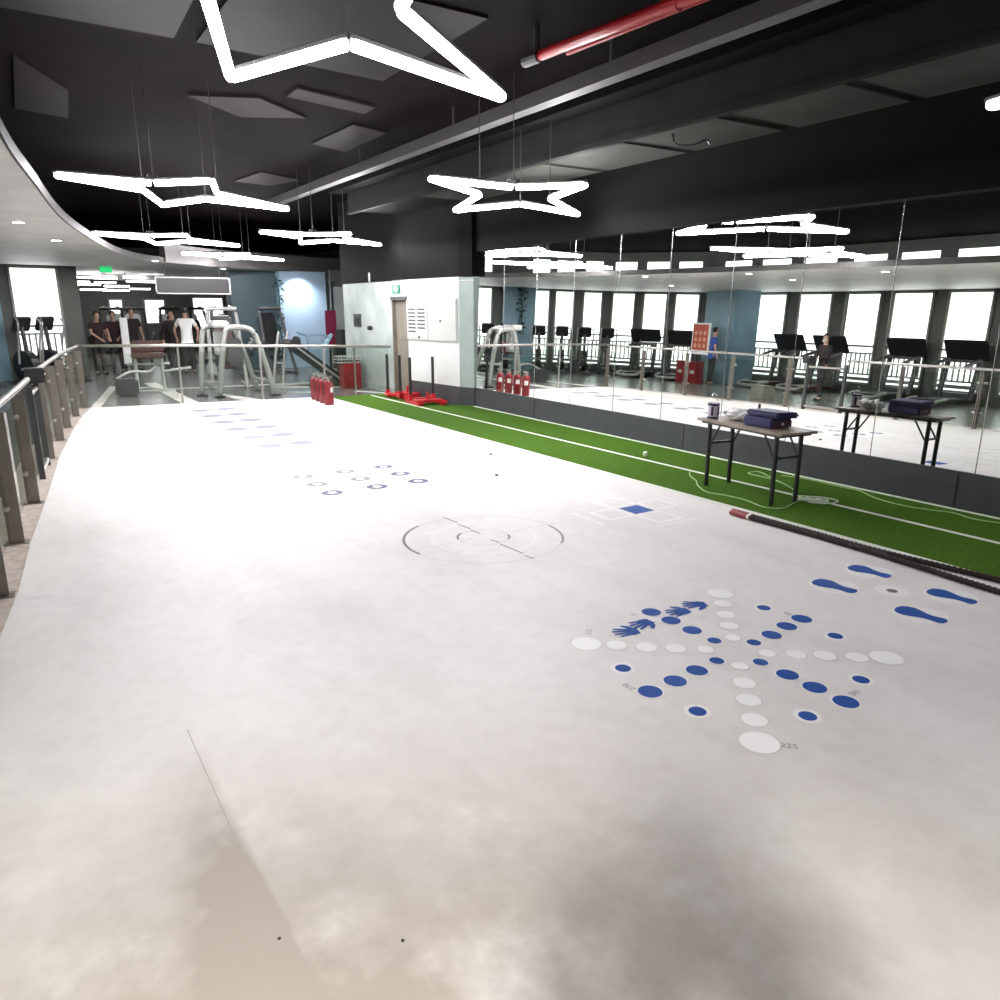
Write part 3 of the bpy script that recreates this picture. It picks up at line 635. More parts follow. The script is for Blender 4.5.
# ------------------------------------------------------------------ table and things on it
TA = R(-8)
tb = thing('folding_table', 'narrow grey-brown folding table with black legs on the turf by the mirrors', 'table', (6.2, 4.86, .0045), TA)
obj('tabletop', box(BM(), (0, 0, .705), (.46, 1.2, .026)), 'wood', tb, bevel=.006)
for sy in (1, -1):
    for sx in (1, -1):
        b = BM(); tube(b, (sx*.155, sy*.47, 0), (sx*.155, sy*.47,   .69), .023); obj('leg', b, 'dark', tb)
        b = BM(); tube(b, (sx*.155, sy*.47, .42), (sx*.155, sy*.30, .69), .010); obj('brace', b, 'dark', tb)
    b = BM(); tube(b, (-.155, sy*.47, .46), (.155, sy*.47, .46), .013); obj('crossbar', b, 'dark', tb)
b = BM(); box(b, (0, 0, .68), (.4, 1.1, .02)); obj('apron', b, 'darkgrey', tb)
def tpos(x, y): c, s = math.cos(TA), math.sin(TA); return (6.2+c*x-s*y, 4.86+s*x+c*y)
TZ = .7225
x, y = tpos(-.1, .5)
bk = thing('paint_bucket', 'small pail with pale label and dark purple rim on the left end of the table', 'bucket', (x, y, TZ))
b = BM(); lathe(b, [(.05, 0), (.056, .01), (.06, .13), (.06, .14)], (0, 0, 0)); obj('pail', b, 'label', bk, smooth=True)
b = BM(); lathe(b, [(.064, .135), (.064, .16), (.05, .162)], (0, 0, 0)); obj('lid', b, 'purple', bk)
b = BM(); lathe(b, [(.058, .0), (.058, .018), (.05, .02)], (0, 0, 0)); obj('base_band', b, 'purple', bk)
b = BM()
for a0 in (R(200), R(265), R(320)):
    for k in range(4):
        a, c = a0+k*.09, a0+(k+1)*.09; vs = [b.verts.new((.0625*math.cos(q), .0625*math.sin(q), z)) for q, z in ((a, .03), (c, .03), (c, .125), (a, .125))]; b.faces.new(vs)
obj('label_stripes', b, 'purple', bk)
b = BM(); path(b, [(.062*math.cos(a), 0, .15+.11*math.sin(a)) for a in [PI*k/10 for k in range(11)]], .003, 6); obj('handle', b, 'chrome', bk)
x, y = tpos(.03, .26)
b = BM(); bmesh.ops.create_icosphere(b, subdivisions=4, radius=1)
for v in b.verts:
    n = math.sin(v.co.x*7+v.co.y*3)*.12+math.sin(v.co.y*9+v.co.z*5)*.1+math.sin(v.co.z*11+v.co.x*4)*.08
    v.co = Vector((v.co.x*.10*(1+n), v.co.y*.16*(1+n), max(0, (v.co.z*.5+.5))*.115*(1+n)))
tag(obj('plastic_bag', b, 'plastic'), 'crumpled white plastic bag on the table beside the blue case', 'bag').location = (x, y, TZ+.002)
x2, y2 = tpos(.07, .02)
bo = thing('spray_bottle', 'small white bottle with dark upright nozzle standing behind the blue case', 'bottle', (x2+.09, y2+.07, TZ))
b = BM(); lathe(b, [(.03, 0), (.032, .01), (.032, .09), (.012, .11), (.012, .12)], (0, 0, 0)); obj('bottle_body', b, 'plastic', bo, smooth=True)
b = BM(); lathe(b, [(.013, .118), (.016, .125), (.014, .17), (.006, .185)], (0, 0, 0)); obj('nozzle', b, 'darkgrey', bo)
x, y = tpos(-.0, -.17)
bg = thing('tool_case', 'navy blue fabric case with an overhanging lid on the folding table', 'case', (x, y, TZ), TA+R(4))
obj('case_body', box(BM(), (0, 0, .052), (.28, .36, .1)), 'bluebag', bg, bevel=.015)
obj('case_end', box(BM(), (.0, -.183, .04), (.26, .006, .06)), 'bagred', bg)
b = BM(); box(b, (.03, -.03, .128), (.31, .40, .056), (0, R(3), 0)); obj('lid', b, 'bluebag', bg, bevel=.018)
b = BM(); tube(b, (.0, -.187, .045), (.0, -.195, .045), .016); obj('badge', b, 'steel', bg)

# cords, rope, ball, power strip on the turf
def cable(name, pts, r, m, label, cat, z=None):
    b = BM(); path(b, smooth_pts([(x, y, (z if z is not None else .004)+r) for x, y in pts], 6), r, 6); return tag(obj(name, b, m, smooth=True), label, cat)
cable('extension_cord', [(6.47, 5.91), (6.3, 5.75), (6.17, 5.54), (6.02, 5.38), (5.87, 5.12), (5.92, 4.9), (5.93, 4.67), (5.86, 4.4), (5.98, 4.27), (6.2, 4.33), (6.34, 4.36), (6.5, 4.4)], .006, 'cord', 'pale green cord looping on the turf round the near table legs', 'cord')
cable('extension_cord', [(6.34, 4.36), (6.5, 4.55), (6.72, 4.71), (6.92, 5.07), (6.94, 5.29), (6.96, 5.48), (7.09, 5.5), (7.12, 5.43), (7.0, 5.2)], .006, 'cord', 'pale green cord looping on the turf under the far side of table', 'cord')
cable('extension_cord', [(7.18, 5.2), (7.26, 4.9), (7.24, 4.5), (7.24, 4.3), (7.08, 4.0), (7.03, 3.7), (7.08, 3.5), (7.16, 3.3), (7.1, 3.1), (7.2, 2.8)], .006, 'cord', 'pale green cord trailing along the foot of the dark kickboard at right', 'cord')
ps = thing('power_strip', 'white power strip with plugs lying on the turf beside the table', 'power strip', (6.45, 4.28, .004), R(28))
obj('strip_body', box(BM(), (0, 0, .02), (.06, .28, .032)), 'plug', ps, bevel=.006)
for yy in (-.09, 0, .09): obj('socket', box(BM(), (0, yy, .038), (.04, .05, .008)), 'cord', ps)
b = BM(); path(b, smooth_pts([(.0, .14, .02), (.08, .2, .02), (.12, .08, .02), (.15, -.1, .02), (.06, -.22, .02), (-.1, -.12, .02), (-.12, .04, .02)]), .006, 6); obj('cord_loop', b, 'plug', ps)
b = BM(); sphere(b, (6.68, 6.87, .04), .034, seg=16); tag(obj('ball', b, 'plug', smooth=True), 'small white ball lying on the turf by the middle line', 'ball')
for k, (pts, hx, lb) in enumerate((([(5.40, 4.2), (5.41, 3.7), (5.405, 3.35), (5.395, 3.06), (5.375, 2.8), (5.34, 2.42), (5.31, 2.05), (5.27, 1.6), (5.22, 1.0)], (5.395, 4.40), 'black battle rope with red handle on the mat edge, strand farther from the turf'),
                                  ([(5.455, 4.22), (5.46, 3.7), (5.455, 3.35), (5.455, 3.06), (5.475, 2.86), (5.52, 2.5), (5.555, 2.19), (5.57, 1.7), (5.57, 1.0)], (5.46, 4.43), 'black battle rope with red handle on the mat edge, strand along the turf'))):
    r = .024; t = thing('battle_rope', lb, 'rope', (0, 0, 0))
    sp = smooth_pts([(x, y, r+.001) for x, y in pts], 8); b = BM(); path(b, sp, r*.72, 10)
    obj('rope_core', b, 'rope', t, smooth=True)
    # twisted strands
    for ph in range(3):
        q = []; fine = smooth_pts(sp, 5); acc = 0
        for i, p in enumerate(fine):
            if i: acc += (p-fine[i-1]).length
            a = acc*55+ph*2*PI/3; q.append((p.x+math.cos(a)*r*.55, p.y, p.z+math.sin(a)*r*.5))
        b = BM(); path(b, q, r*.45, 6); obj('strand', b, 'rope', t, smooth=True)
    b = BM(); tube(b, (pts[0][0], pts[0][1]-.02, r+.002), (hx[0], hx[1], r+.002), .021); sphere(b, (hx[0], hx[1], r+.002), .021); obj('handle', b, 'red', t)
    b = BM(); tube(b, (pts[0][0], pts[0][1]-.005, r+.002), (pts[0][0], pts[0][1]+.02, r+.002), .0235); obj('handle_ring', b, 'plug', t)

# ------------------------------------------------------------------ extinguishers, sleds, red box
e0 = None
for k, (x, y) in enumerate(((5.2, 14.2), (5.22, 14.53), (5.25, 14.86), (5.28, 15.2))):
    lb = ['nearest of the red extinguishers standing in a row at the mat corner', 'second red extinguisher in the row at the mat corner', 'third red extinguisher in the row at the mat corner', 'farthest red extinguisher in the row, plain only in the mirrors'][k]
    if not e0:
        e0 = o = thing('fire_extinguisher', lb, 'extinguisher', (x, y, .0008), 0, 'fire extinguishers in a row')
        b = BM(); lathe(b, [(.085, 0), (.092, .02), (.092, .37), (.08, .43), (.04, .47)], (0, 0, 0)); obj('cylinder', b, 'red', e0, smooth=True)
        b = BM(); lathe(b, [(.03, .47), (.03, .5)], (0, 0, 0)); box(b, (.02, 0, .52), (.12, .03, .02)); box(b, (.03, 0, .548), (.13, .025, .014), (0, -.15, 0)); obj('valve', b, 'steel', e0)
        b = BM(); path(b, smooth_pts([(-.03, 0, .5), (-.1, .0, .48), (-.11, 0, .35), (-.1, 0, .2)]), .011, 6); obj('hose', b, 'dark', e0)
        for f, zz in ((0, .29), (PI, .29)):
            b = BM()
            for q in range(5):
                a, c = f-.5+q*.2-R(60), f-.5+(q+1)*.2-R(60); b.faces.new([b.verts.new((.0935*math.cos(g), .0935*math.sin(g), zz+h)) for g, h in ((a, -.045), (c, -.045), (c, .055), (a, .055))])
            obj('label', b, 'printwhite', e0)
    else:
        o = copy_tree(e0); o['label'] = lb; o.location = (x, y, .0008)
def sled(label, x, y, rz, hl):
    t = thing('push_sled', label, 'push sled', (x, y, .0045), rz, 'push sleds by the white column')
    b = BM()
    for sx in (-.24, .24):
        box(b, (sx, 0, .03), (.1, 2*hl, .05)); box(b, (sx, hl, .06), (.1, .08, .06), (.6, 0, 0)); box(b, (sx, -hl, .06), (.1, .08, .06), (-.6, 0, 0))
    box(b, (0, .2, .075), (.58, .1, .06)); box(b, (0, -.14, .075), (.56, .26, .05)); obj('base', b, 'brightred', t)
    for sx in (-.24, .24):
        b = BM(); tube(b, (sx, .2, .05), (sx, .2, .9), .03); obj('upright', b, 'dark', t)
        b = BM(); tube(b, (sx, .2, .05), (sx, .2, .17), .045); obj('socket', b, 'brightred', t)
    b = BM(); tube(b, (0, -.14, .09), (0, -.14, .24), .025); obj('weight_post', b, 'brightred', t)
    return t
sled('red push sled with two black poles, left one by the greige door', 6.93, 14.5, R(98), .22)
sled('red push sled with two black poles, right one by the dark column base', 6.86, 13.3, R(-8), .42)
rb = thing('red_hose_box', 'red metal box with silver basket on top by the silvery wall', 'box', (6.86, 17.2, -.02), R(-5))
obj('box_body', box(BM(), (0, 0, .3), (.42, .42, .6)), 'red', rb, bevel=.01)
for sx in (-.1, .1): obj('door', box(BM(), (sx, -.215, .32), (.18, .012, .5)), 'red', rb)
for sx in (-.03, .03): obj('handle', box(BM(), (sx, -.227, .34), (.015, .014, .1)), 'dark', rb)
bs = thing('wire_basket', 'silver basket of small bright things on top of red box', 'basket', (6.8, 17.2, .585))
b = BM()
for zz in (.01, .08, .15):
    path(b, [(-.28, -.18, zz), (.28, -.18, zz), (.28, .18, zz), (-.28, .18, zz), (-.28, -.18, zz)], .01, 5)
for k in range(9): xx = -.28+k*.07; tube(b, (xx, -.18, .01), (xx, -.18, .15), .006, seg=5); tube(b, (xx, .18, .01), (xx, .18, .15), .006, seg=5)
obj('wire_frame', b, 'foil', bs)
obj('liner', box(BM(), (0, 0, .05), (.5, .3, .08)), 'darkgrey', bs)

# ------------------------------------------------------------------ gym machines beyond the mat
def bent(pts, r=.055, n=5): b = BM(); path(b, smooth_pts(pts, n), r, 10); return b
af = thing('cable_frame_machine', 'silver twin-arch strength frame with slanting legs behind the far railing', 'exercise machine')
obj('arch', bent([(3.70, 16.75, 0), (3.82, 16.76, .8), (3.92, 16.78, 1.3), (3.98, 16.78, 1.42), (4.15, 16.75, 1.45), (4.38, 16.7, 1.43), (4.52, 16.66, 1.3), (4.66, 16.6, .8), (4.82, 16.52, 0)], .06), 'silver', af, smooth=True)
obj('arch', bent([(3.45, 17.25, 0), (3.52, 17.3, .8), (3.6, 17.35, 1.32), (3.68, 17.36, 1.45), (3.95, 17.4, 1.5), (4.2, 17.42, 1.45), (4.32, 17.44, 1.3), (4.5, 17.5, .8), (4.75, 17.6, 0)], .06), 'silver', af, smooth=True)
b = BM(); tube(b, (3.82, 17.38, 1.5), (4.05, 16.76, 1.46), .06); tube(b, (4.2, 17.42, 1.45), (4.35, 16.72, 1.44), .05); obj('top_bar', b, 'silver', af)
obj('head_cover', box(BM(), (3.86, 17.0, 1.52), (.34, .5, .14)), 'cab', af, bevel=.03)
obj('weight_shroud', box(BM(), (3.85, 17.1, 1.12), (.16, .2, .5)), 'cab', af, bevel=.02)
obj('back_pad', box(BM(), (4.2, 17.25, .9), (.34, .12, .6), (R(-10), 0, 0)), 'darkgrey', af, bevel=.03)
b = BM(); tube(b, (3.75, 16.74, .3), (3.5, 17.28, .3), .035); tube(b, (4.76, 16.55, .3), (4.66, 17.57, .3), .035); obj('side_brace', b, 'silver', af)
for x, y in ((3.7, 16.75), (4.82, 16.52), (3.45, 17.25), (4.75, 17.6)): obj('foot', box(BM(), (x, y, .0), (.2, .2, .04)), 'dark', af)
ic = thing('incline_climber', 'silver ladder-frame climbing machine with black sloping deck before the pale blue column', 'exercise machine')
b = BM()
for dx in (0, .22):
    path(b, smooth_pts([(5.35+dx, 18.4, 0), (5.48+dx, 18.45, .8), (5.6+dx, 18.5, 1.3)], 3), .035, 8)
for z in (.55, .95): tube(b, (5.44+.0*z, 18.43, z), (5.66, 18.43, z), .025)
obj('ladder_frame', b, 'silver', ic)
b = BM(); box(b, (6.35, 18.2, .56), (1.7, .62, .16), (0, R(37), 0)); obj('deck', b, 'dark', ic, bevel=.02)
b = BM(); tube(b, (5.75, 17.92, 1.0), (6.98, 17.9, .05), .035); tube(b, (5.75, 18.5, 1.0), (6.98, 18.5, .05), .035); obj('side_rail', b, 'silver', ic)
b = BM(); path(b, smooth_pts([(5.95, 18.2, 1.28), (6.2, 18.2, 1.2), (6.55, 18.2, 1.22), (6.8, 18.2, 1.12)]), .028, 8); tube(b, (6.2, 18.2, .7), (6.2, 18.2, 1.24), .03); tube(b, (6.6, 18.1, .95), (6.85, 18.3, 1.2), .05); obj('handle_bar', b, 'teal', ic)
b = BM(); tube(b, (5.35, 18.4, .02), (7.0, 18.2, .02), .04); obj('base_bar', b, 'silver', ic)
pl = thing('step_box', 'low grey box step with silver frame standing just past the far railing', 'step', (2.1, 18.2, -.02), R(-8))
obj('box_body', box(BM(), (0, 0, .19), (.46, .4, .38)), 'darkgrey', pl, bevel=.05)
b = BM(); path(b, smooth_pts([(-.2, .2, .36), (.1, .35, .5), (.45, .4, .48), (.6, .45, .6)]), .03, 8); path(b, smooth_pts([(-.1, .3, .0), (.3, .5, .12), (.7, .5, .06)]), .025, 8); obj('tube_frame', b, 'silver', pl)
bn = thing('padded_bench', 'bench with brown-red leather pads and white frame at the far left', 'bench', (2.7, 19.0, -.02), R(-6))
obj('seat', box(BM(), (0, 0, .82), (.72, .5, .12)), 'leather', bn, bevel=.04)
obj('backrest', box(BM(), (.02, .3, 1.0), (.7, .12, .28)), 'leather', bn, bevel=.04)
b = BM()
for sx in (-.28, .28): tube(b, (sx, 0, 0), (sx, 0, .8), .035)
tube(b, (-.45, .1, .62), (.45, .1, .62), .03); tube(b, (-.5, -.2, .02), (.5, -.2, .02), .03); tube(b, (.3, 0, .45), (.9, .2, .5), .03); obj('frame', b, 'cab', bn)
for k, (x, y, lb) in enumerate(((4.45, 19.1, 'white framed press machine with brown pads behind the far railing, seen through the arches'), (5.1, 21.6, 'black seated machine with white cover rising behind the arch frame'), (6.5, 22.0, 'grey plate machine with tall dark seat left of the lit column'))):
    t = thing('gym_machine', lb, 'exercise machine', (x, y, -.02), R(10*k-8))
    b = BM()
    for sx in (-.4, .4):
        path(b, smooth_pts([(sx, -.5, 0), (sx*.9, -.1, 1.0), (sx*.8, .1, 1.75), (sx*.4, .15, 1.9)], 4), .045, 8); tube(b, (sx, -.5, .05), (sx, .6, .05), .04)
    tube(b, (-.35, .12, 1.85), (.35, .12, 1.85), .045); obj('frame', b, 'silver' if k == 0 else ('dark' if k == 1 else 'darkgrey'), t)
    obj('seat', box(BM(), (0, -.1, .5), (.4, .45, .1)), 'leather' if k == 0 else 'dark', t, bevel=.03)
    obj('back_pad', box(BM(), (0, .15, 1.05 if k < 2 else 1.2), (.4, .1, .85 if k < 2 else 1.1), (R(-12), 0, 0)), 'leather' if k == 0 else 'dark', t, bevel=.04)
    b = BM()
    for sx in (-.55, .55): tube(b, (sx-.04, -.3, .9), (sx+.04, -.3, .9), .18, seg=20)
    obj('weight_plate', b, 'darkgrey', t)
    obj('cover', box(BM(), (0, .4, 1.5), (.5, .2, .35)), 'cab' if k == 1 else 'darkgrey', t, bevel=.05)
gm = [o for o in S.objects if o.name == 'gym_machine.001'][0]
for k, (x, y, lb) in enumerate(((2.95, 27.6, 'dark seated machine deep in the far hall, leftmost of them'), (3.75, 28.6, 'dark seated machine deep in the far hall, second from left'), (4.75, 27.4, 'dark seated machine in the far hall, right behind the white-shirted person'), (5.8, 28.2, 'dark seated machine in the far hall, second from right'), (6.6, 26.8, 'dark seated machine in the far hall, rightmost under the hanging board'))):
    o = copy_tree(gm); o['label'] = lb; o['group'] = 'machines in the far hall'; o.location = (x, y, -.02); o.rotation_euler = (0, 0, R(-25+20*k))
bd = thing('hanging_board', 'black hanging board with thin pale frame at the far end of the gym', 'board', (4.45, 22.0, 2.43))
obj('panel', box(BM(), (0, 0, 0), (1.86, .06, .4)), 'dark', bd)
b = BM()
for zz in (-.205, .205): box(b, (0, -.035, zz), (1.9, .02, .025))
box(b, (.94, -.035, 0), (.025, .02, .43)); box(b, (-.94, -.035, 0), (.025, .02, .43)); obj('frame', b, 'stripe', bd)
b = BM(); tube(b, (-.7, 0, .2), (-.7, 0, .53), .01, seg=6); tube(b, (.7, 0, .2), (.7, 0, .53), .01, seg=6); obj('suspension_wire', b, 'tray', bd)
# bright far windows, wall pieces
for n, (x, w, z0, z1) in enumerate(((5.6, .8, 1.2, 2.2), (7.8, 1.3, 1.0, 2.3), (4.1, .5, 1.6, 2.2), (10, 1.4, .8, 2.3))):
    win = bpy.data.objects.new('window_%d' % (30+n), None); COL.objects.link(win); win['kind'] = 'structure'; win.location = (x, 35.98, 0)
    obj('pane', box(BM(), (0, 0, (z0+z1)/2), (w, .03, z1-z0)), 'pane', win)
    f = BM(); box(f, (0, -.03, z0), (w+.1, .06, .06)); box(f, (0, -.03, z1), (w+.1, .06, .06)); box(f, (-w/2, -.03, (z0+z1)/2), (.06, .06, z1-z0)); box(f, (w/2, -.03, (z0+z1)/2), (.06, .06, z1-z0)); obj('window_frame', f, 'frame', win)
struct('wall_far', box(BM(), (9.4, 23.4, 1.5), (1.2, .12, 3.0)), 'wallleft')
win = bpy.data.objects.new('window_35', None); COL.objects.link(win); win['kind'] = 'structure'; win.location = (9.05, 23.3, 0)
obj('pane', box(BM(), (0, 0, 1.75), (.42, .03, 1.5)), 'p1', win); f = BM(); box(f, (.24, -.01, 1.7), (.06, .06, 1.9)); box(f, (-.24, -.01, 1.7), (.06, .06, 1.9)); obj('window_frame', f, 'dark', win)
bn2 = thing('roll_banner', 'dark wine red banner stand next to the lit pale blue column', 'banner', (8.32, 22.2, -.02))
obj('banner_sheet', box(BM(), (0, 0, 1.25), (.34, .02, 1.1)), 'maroon', bn2); b = BM(); box(b, (0, 0, .03), (.4, .2, .06)); tube(b, (0, .03, 0), (0, .03, 1.82), .012); obj('stand', b, 'silver', bn2)
bc = thing('storage_cabinet', 'black low cabinet in the corner beside the silvery white wall', 'cabinet', (7.6, 19.1, -.02))
obj('cabinet_body', box(BM(), (0, 0, .66), (.5, .5, 1.32)), 'dark', bc, bevel=.02)
for sx in (-.12, .12): obj('door', box(BM(), (sx, -.256, .66), (.22, .012, 1.2)), 'darkgrey', bc)
wr = thing('white_panel_stand', 'tall bright white panel standing between the dark-clad people', 'panel', (2.92, 24.4, -.02), R(5))
obj('panel', box(BM(), (0, 0, .95), (.2, .05, 1.3)), 'printwhite', wr); obj('base', box(BM(), (0, 0, .02), (.3, .3, .04)), 'darkgrey', wr); b = BM(); tube(b, (0, 0, .03), (0, 0, .4), .02); obj('pole', b, 'silver', wr)

# ------------------------------------------------------------------ treadmills along the windows (mainly seen in the mirrors)
def treadmill(label):
    t = thing('treadmill', label, 'treadmill', (0, 0, 0), 0, 'treadmills by the windows')
    # local: +x is the deck end in the room, -x the console at the window
    obj('deck', box(BM(), (.1, 0, .13), (1.75, .72, .12)), 'dark', t, bevel=.03)
    obj('belt', box(BM(), (.2, 0, .195), (1.5, .5, .012)), 'darkgrey', t)
    b = BM(); path(b, smooth_pts([(.55, -.38, .2), (.9, -.38, .17), (1.0, -.34, .12), (1.02, 0, .1), (1.0, .34, .12), (.9, .38, .17), (.55, .38, .2)], 4), .045, 8); obj('rear_trim', b, 'silver', t, smooth=True)
    obj('motor_cover', box(BM(), (-.75, 0, .2), (.5, .8, .24)), 'darkgrey', t, bevel=.05)
    for sy in (-.4, .4):
        b = BM(); path(b, smooth_pts([(-.5, sy, .15), (-.62, sy, .7), (-.72, sy*.98, 1.2)], 4), .07, 8); obj('upright', b, 'darkgrey', t)
        b = BM(); path(b, smooth_pts([(-.7, sy, 1.15), (-.35, sy*1.03, 1.1), (.0, sy*1.02, 1.0)], 4), .045, 8); obj('handrail', b, 'dark', t)
    b = BM(); box(b, (-.78, 0, 1.42), (.07, 1.12, .6), (0, R(33), 0)); obj('console', b, 'dark', t, bevel=.03)
    obj('cup_tray', box(BM(), (-.58, 0, 1.14), (.3, .86, .07)), 'darkgrey', t, bevel=.02)
    return t
TM = [((-4.9, 15.6), 'treadmill facing the windows, next to the blue column on its near side'), ((-4.9, 14.15), 'treadmill before the windows, in the mirrors behind the man in black'),
      ((-5.0, 11.85), 'treadmill before the windows, second from right in the mirrors'), ((-5.0, 10.25), 'treadmill before the windows, rightmost one in the mirrors'),
      ((-4.15, 19.0), 'treadmill beyond the blue column, nearer to it of the two'), ((-3.55, 20.3), 'treadmill beyond the blue column, the farther of two')]
t0 = None
for i, ((x, y), lb) in enumerate(TM):
    if not t0: t0 = o = treadmill(lb)
    else: o = copy_tree(t0); o['label'] = lb
    o.location = (x, y, -.02); o.rotation_euler = (0, 0, [0, 0, 0, 0, R(-30), R(-30)][i])
def elliptical(label):
    t = thing('cross_trainer', label, 'cross trainer', (0, 0, 0), 0, 'cross trainers by the windows')
    b = BM(); box(b, (0, 0, .06), (1.4, .3, .08)); box(b, (.65, 0, .03), (.1, .6, .06)); box(b, (-.65, 0, .03), (.1, .6, .06)); obj('base', b, 'darkgrey', t)
    b = BM(); tube(b, (-.45, -.1, .42), (-.45, .1, .42), .4, seg=24); obj('flywheel_cover', b, 'dark', t)
    b = BM(); tube(b, (-.3, 0, .3), (-.42, 0, 1.4), .05); obj('mast', b, 'darkgrey', t)
    obj('console', box(BM(), (-.42, 0, 1.48), (.12, .46, .38), (0, R(25), 0)), 'dark', t, bevel=.03)
    b = BM()
    for sy in (-.28, .28):
        path(b, smooth_pts([(-.3, sy, .5), (-.22, sy, 1.0), (-.1, sy*1.05, 1.45), (-.18, sy*.95, 1.62)], 4), .025, 8); tube(b, (.55, sy*.6, .25), (-.4, sy*.6, .35), .035)
    obj('handles', b, 'silver', t)
    b = BM()
    for sy in (-.17, .17): box(b, (.3, sy, .34), (.42, .16, .05))
    obj('pedals', b, 'dark', t); return t
c0 = None
for i, ((x, y), lb) in enumerate((((.62, 22.5), 'cross trainer before the leftmost window of the picture, left of two'), ((1.15, 22.9), 'cross trainer before the leftmost window of the picture, right of two'), ((-.75, 22.45), 'cross trainer before the bright windows, leftmost in the mirrors'), ((-1.45, 22.0), 'cross trainer before the bright windows, second from left in the mirrors'), ((-2.15, 21.55), 'cross trainer before the bright windows, third from left in the mirrors'), ((-2.85, 21.1), 'cross trainer before the bright windows, next to the treadmills'))):
    if not c0: c0 = o = elliptical(lb)
    else: o = copy_tree(c0); o['label'] = lb
    o.location = (x, y, -.02); o.rotation_euler = (0, 0, R(-57))
# red fire station with poster by the blue column
fs = thing('fire_point_stand', 'red fire point poster in a white frame above red boxes by the blue column', 'fire point', (-3.75, 17.55, -.02), R(8))
obj('frame', box(BM(), (0, 0, 1.42), (.05, .86, 1.0)), 'printwhite', fs); obj('poster', box(BM(), (.028, 0, 1.45), (.012, .74, .84)), 'orangered', fs)
b = BM()
for r in range(3):
    for c in range(3): tube(b, (.034, -.22+c*.22, 1.2+r*.2), (.038, -.22+c*.22, 1.2+r*.2), .07, seg=16)
obj('pictograms', b, 'orange', fs)
b = BM(); tube(b, (0, -.4, 0), (0, -.4, .95), .02); tube(b, (0, .4, 0), (0, .4, .95), .02); obj('leg', b, 'silver', fs)
for k, yy in enumerate((-.2, .3)):
    e = thing('extinguisher_box', ['red extinguisher box under the fire point poster, nearer the blue-shirted person', 'red extinguisher box under the fire point poster, farther left in the mirrors'][k], 'box', (-3.45, 17.57+yy*1.1, -.02), R(8))
    obj('box_body', box(BM(), (0, 0, .33), (.3, .42, .66)), 'red', e, bevel=.01); obj('lid', box(BM(), (0, 0, .68), (.32, .44, .04)), 'red', e); obj('label', box(BM(), (.153, 0, .36), (.006, .2, .1)), 'stripe', e)
cbx = thing('carton', 'tan carton on the grey floor near a treadmill, seen in the mirrors', 'carton', (-1.15, 12.75, -.02), R(12))
obj('carton_body', box(BM(), (0, 0, .17), (.36, .5, .34)), 'door', cbx); obj('tape', box(BM(), (0, 0, .342), (.05, .5, .004)), 'wood', cbx)

# ------------------------------------------------------------------ people
def skin_mesh(name, verts, edges, m, parent, root=0, sub=2):
    me = bpy.data.meshes.new(name); me.from_pydata([v[0] for v in verts], edges, [])
    o = bpy.data.objects.new(name, me); COL.objects.link(o)
    md = o.modifiers.new('skin', 'SKIN'); md.use_smooth_shade = True
    for i, v in enumerate(verts):
        r = v[1]; me.skin_vertices[0].data[i].radius = (r, r) if not isinstance(r, tuple) else r
        me.skin_vertices[0].data[i].use_root = (i == root)
    s = o.modifiers.new('sub', 'SUBSURF'); s.levels = sub; s.render_levels = sub
    dg = bpy.context.evaluated_depsgraph_get(); dg.update()
    nm = bpy.data.meshes.new_from_object(o.evaluated_get(dg)); o.modifiers.clear(); o.data = nm
    bpy.data.meshes.remove(me); nm.materials.clear(); nm.materials.append(M[m])
    for p in nm.polygons: p.use_smooth = True
    if parent: o.parent = parent
    return o
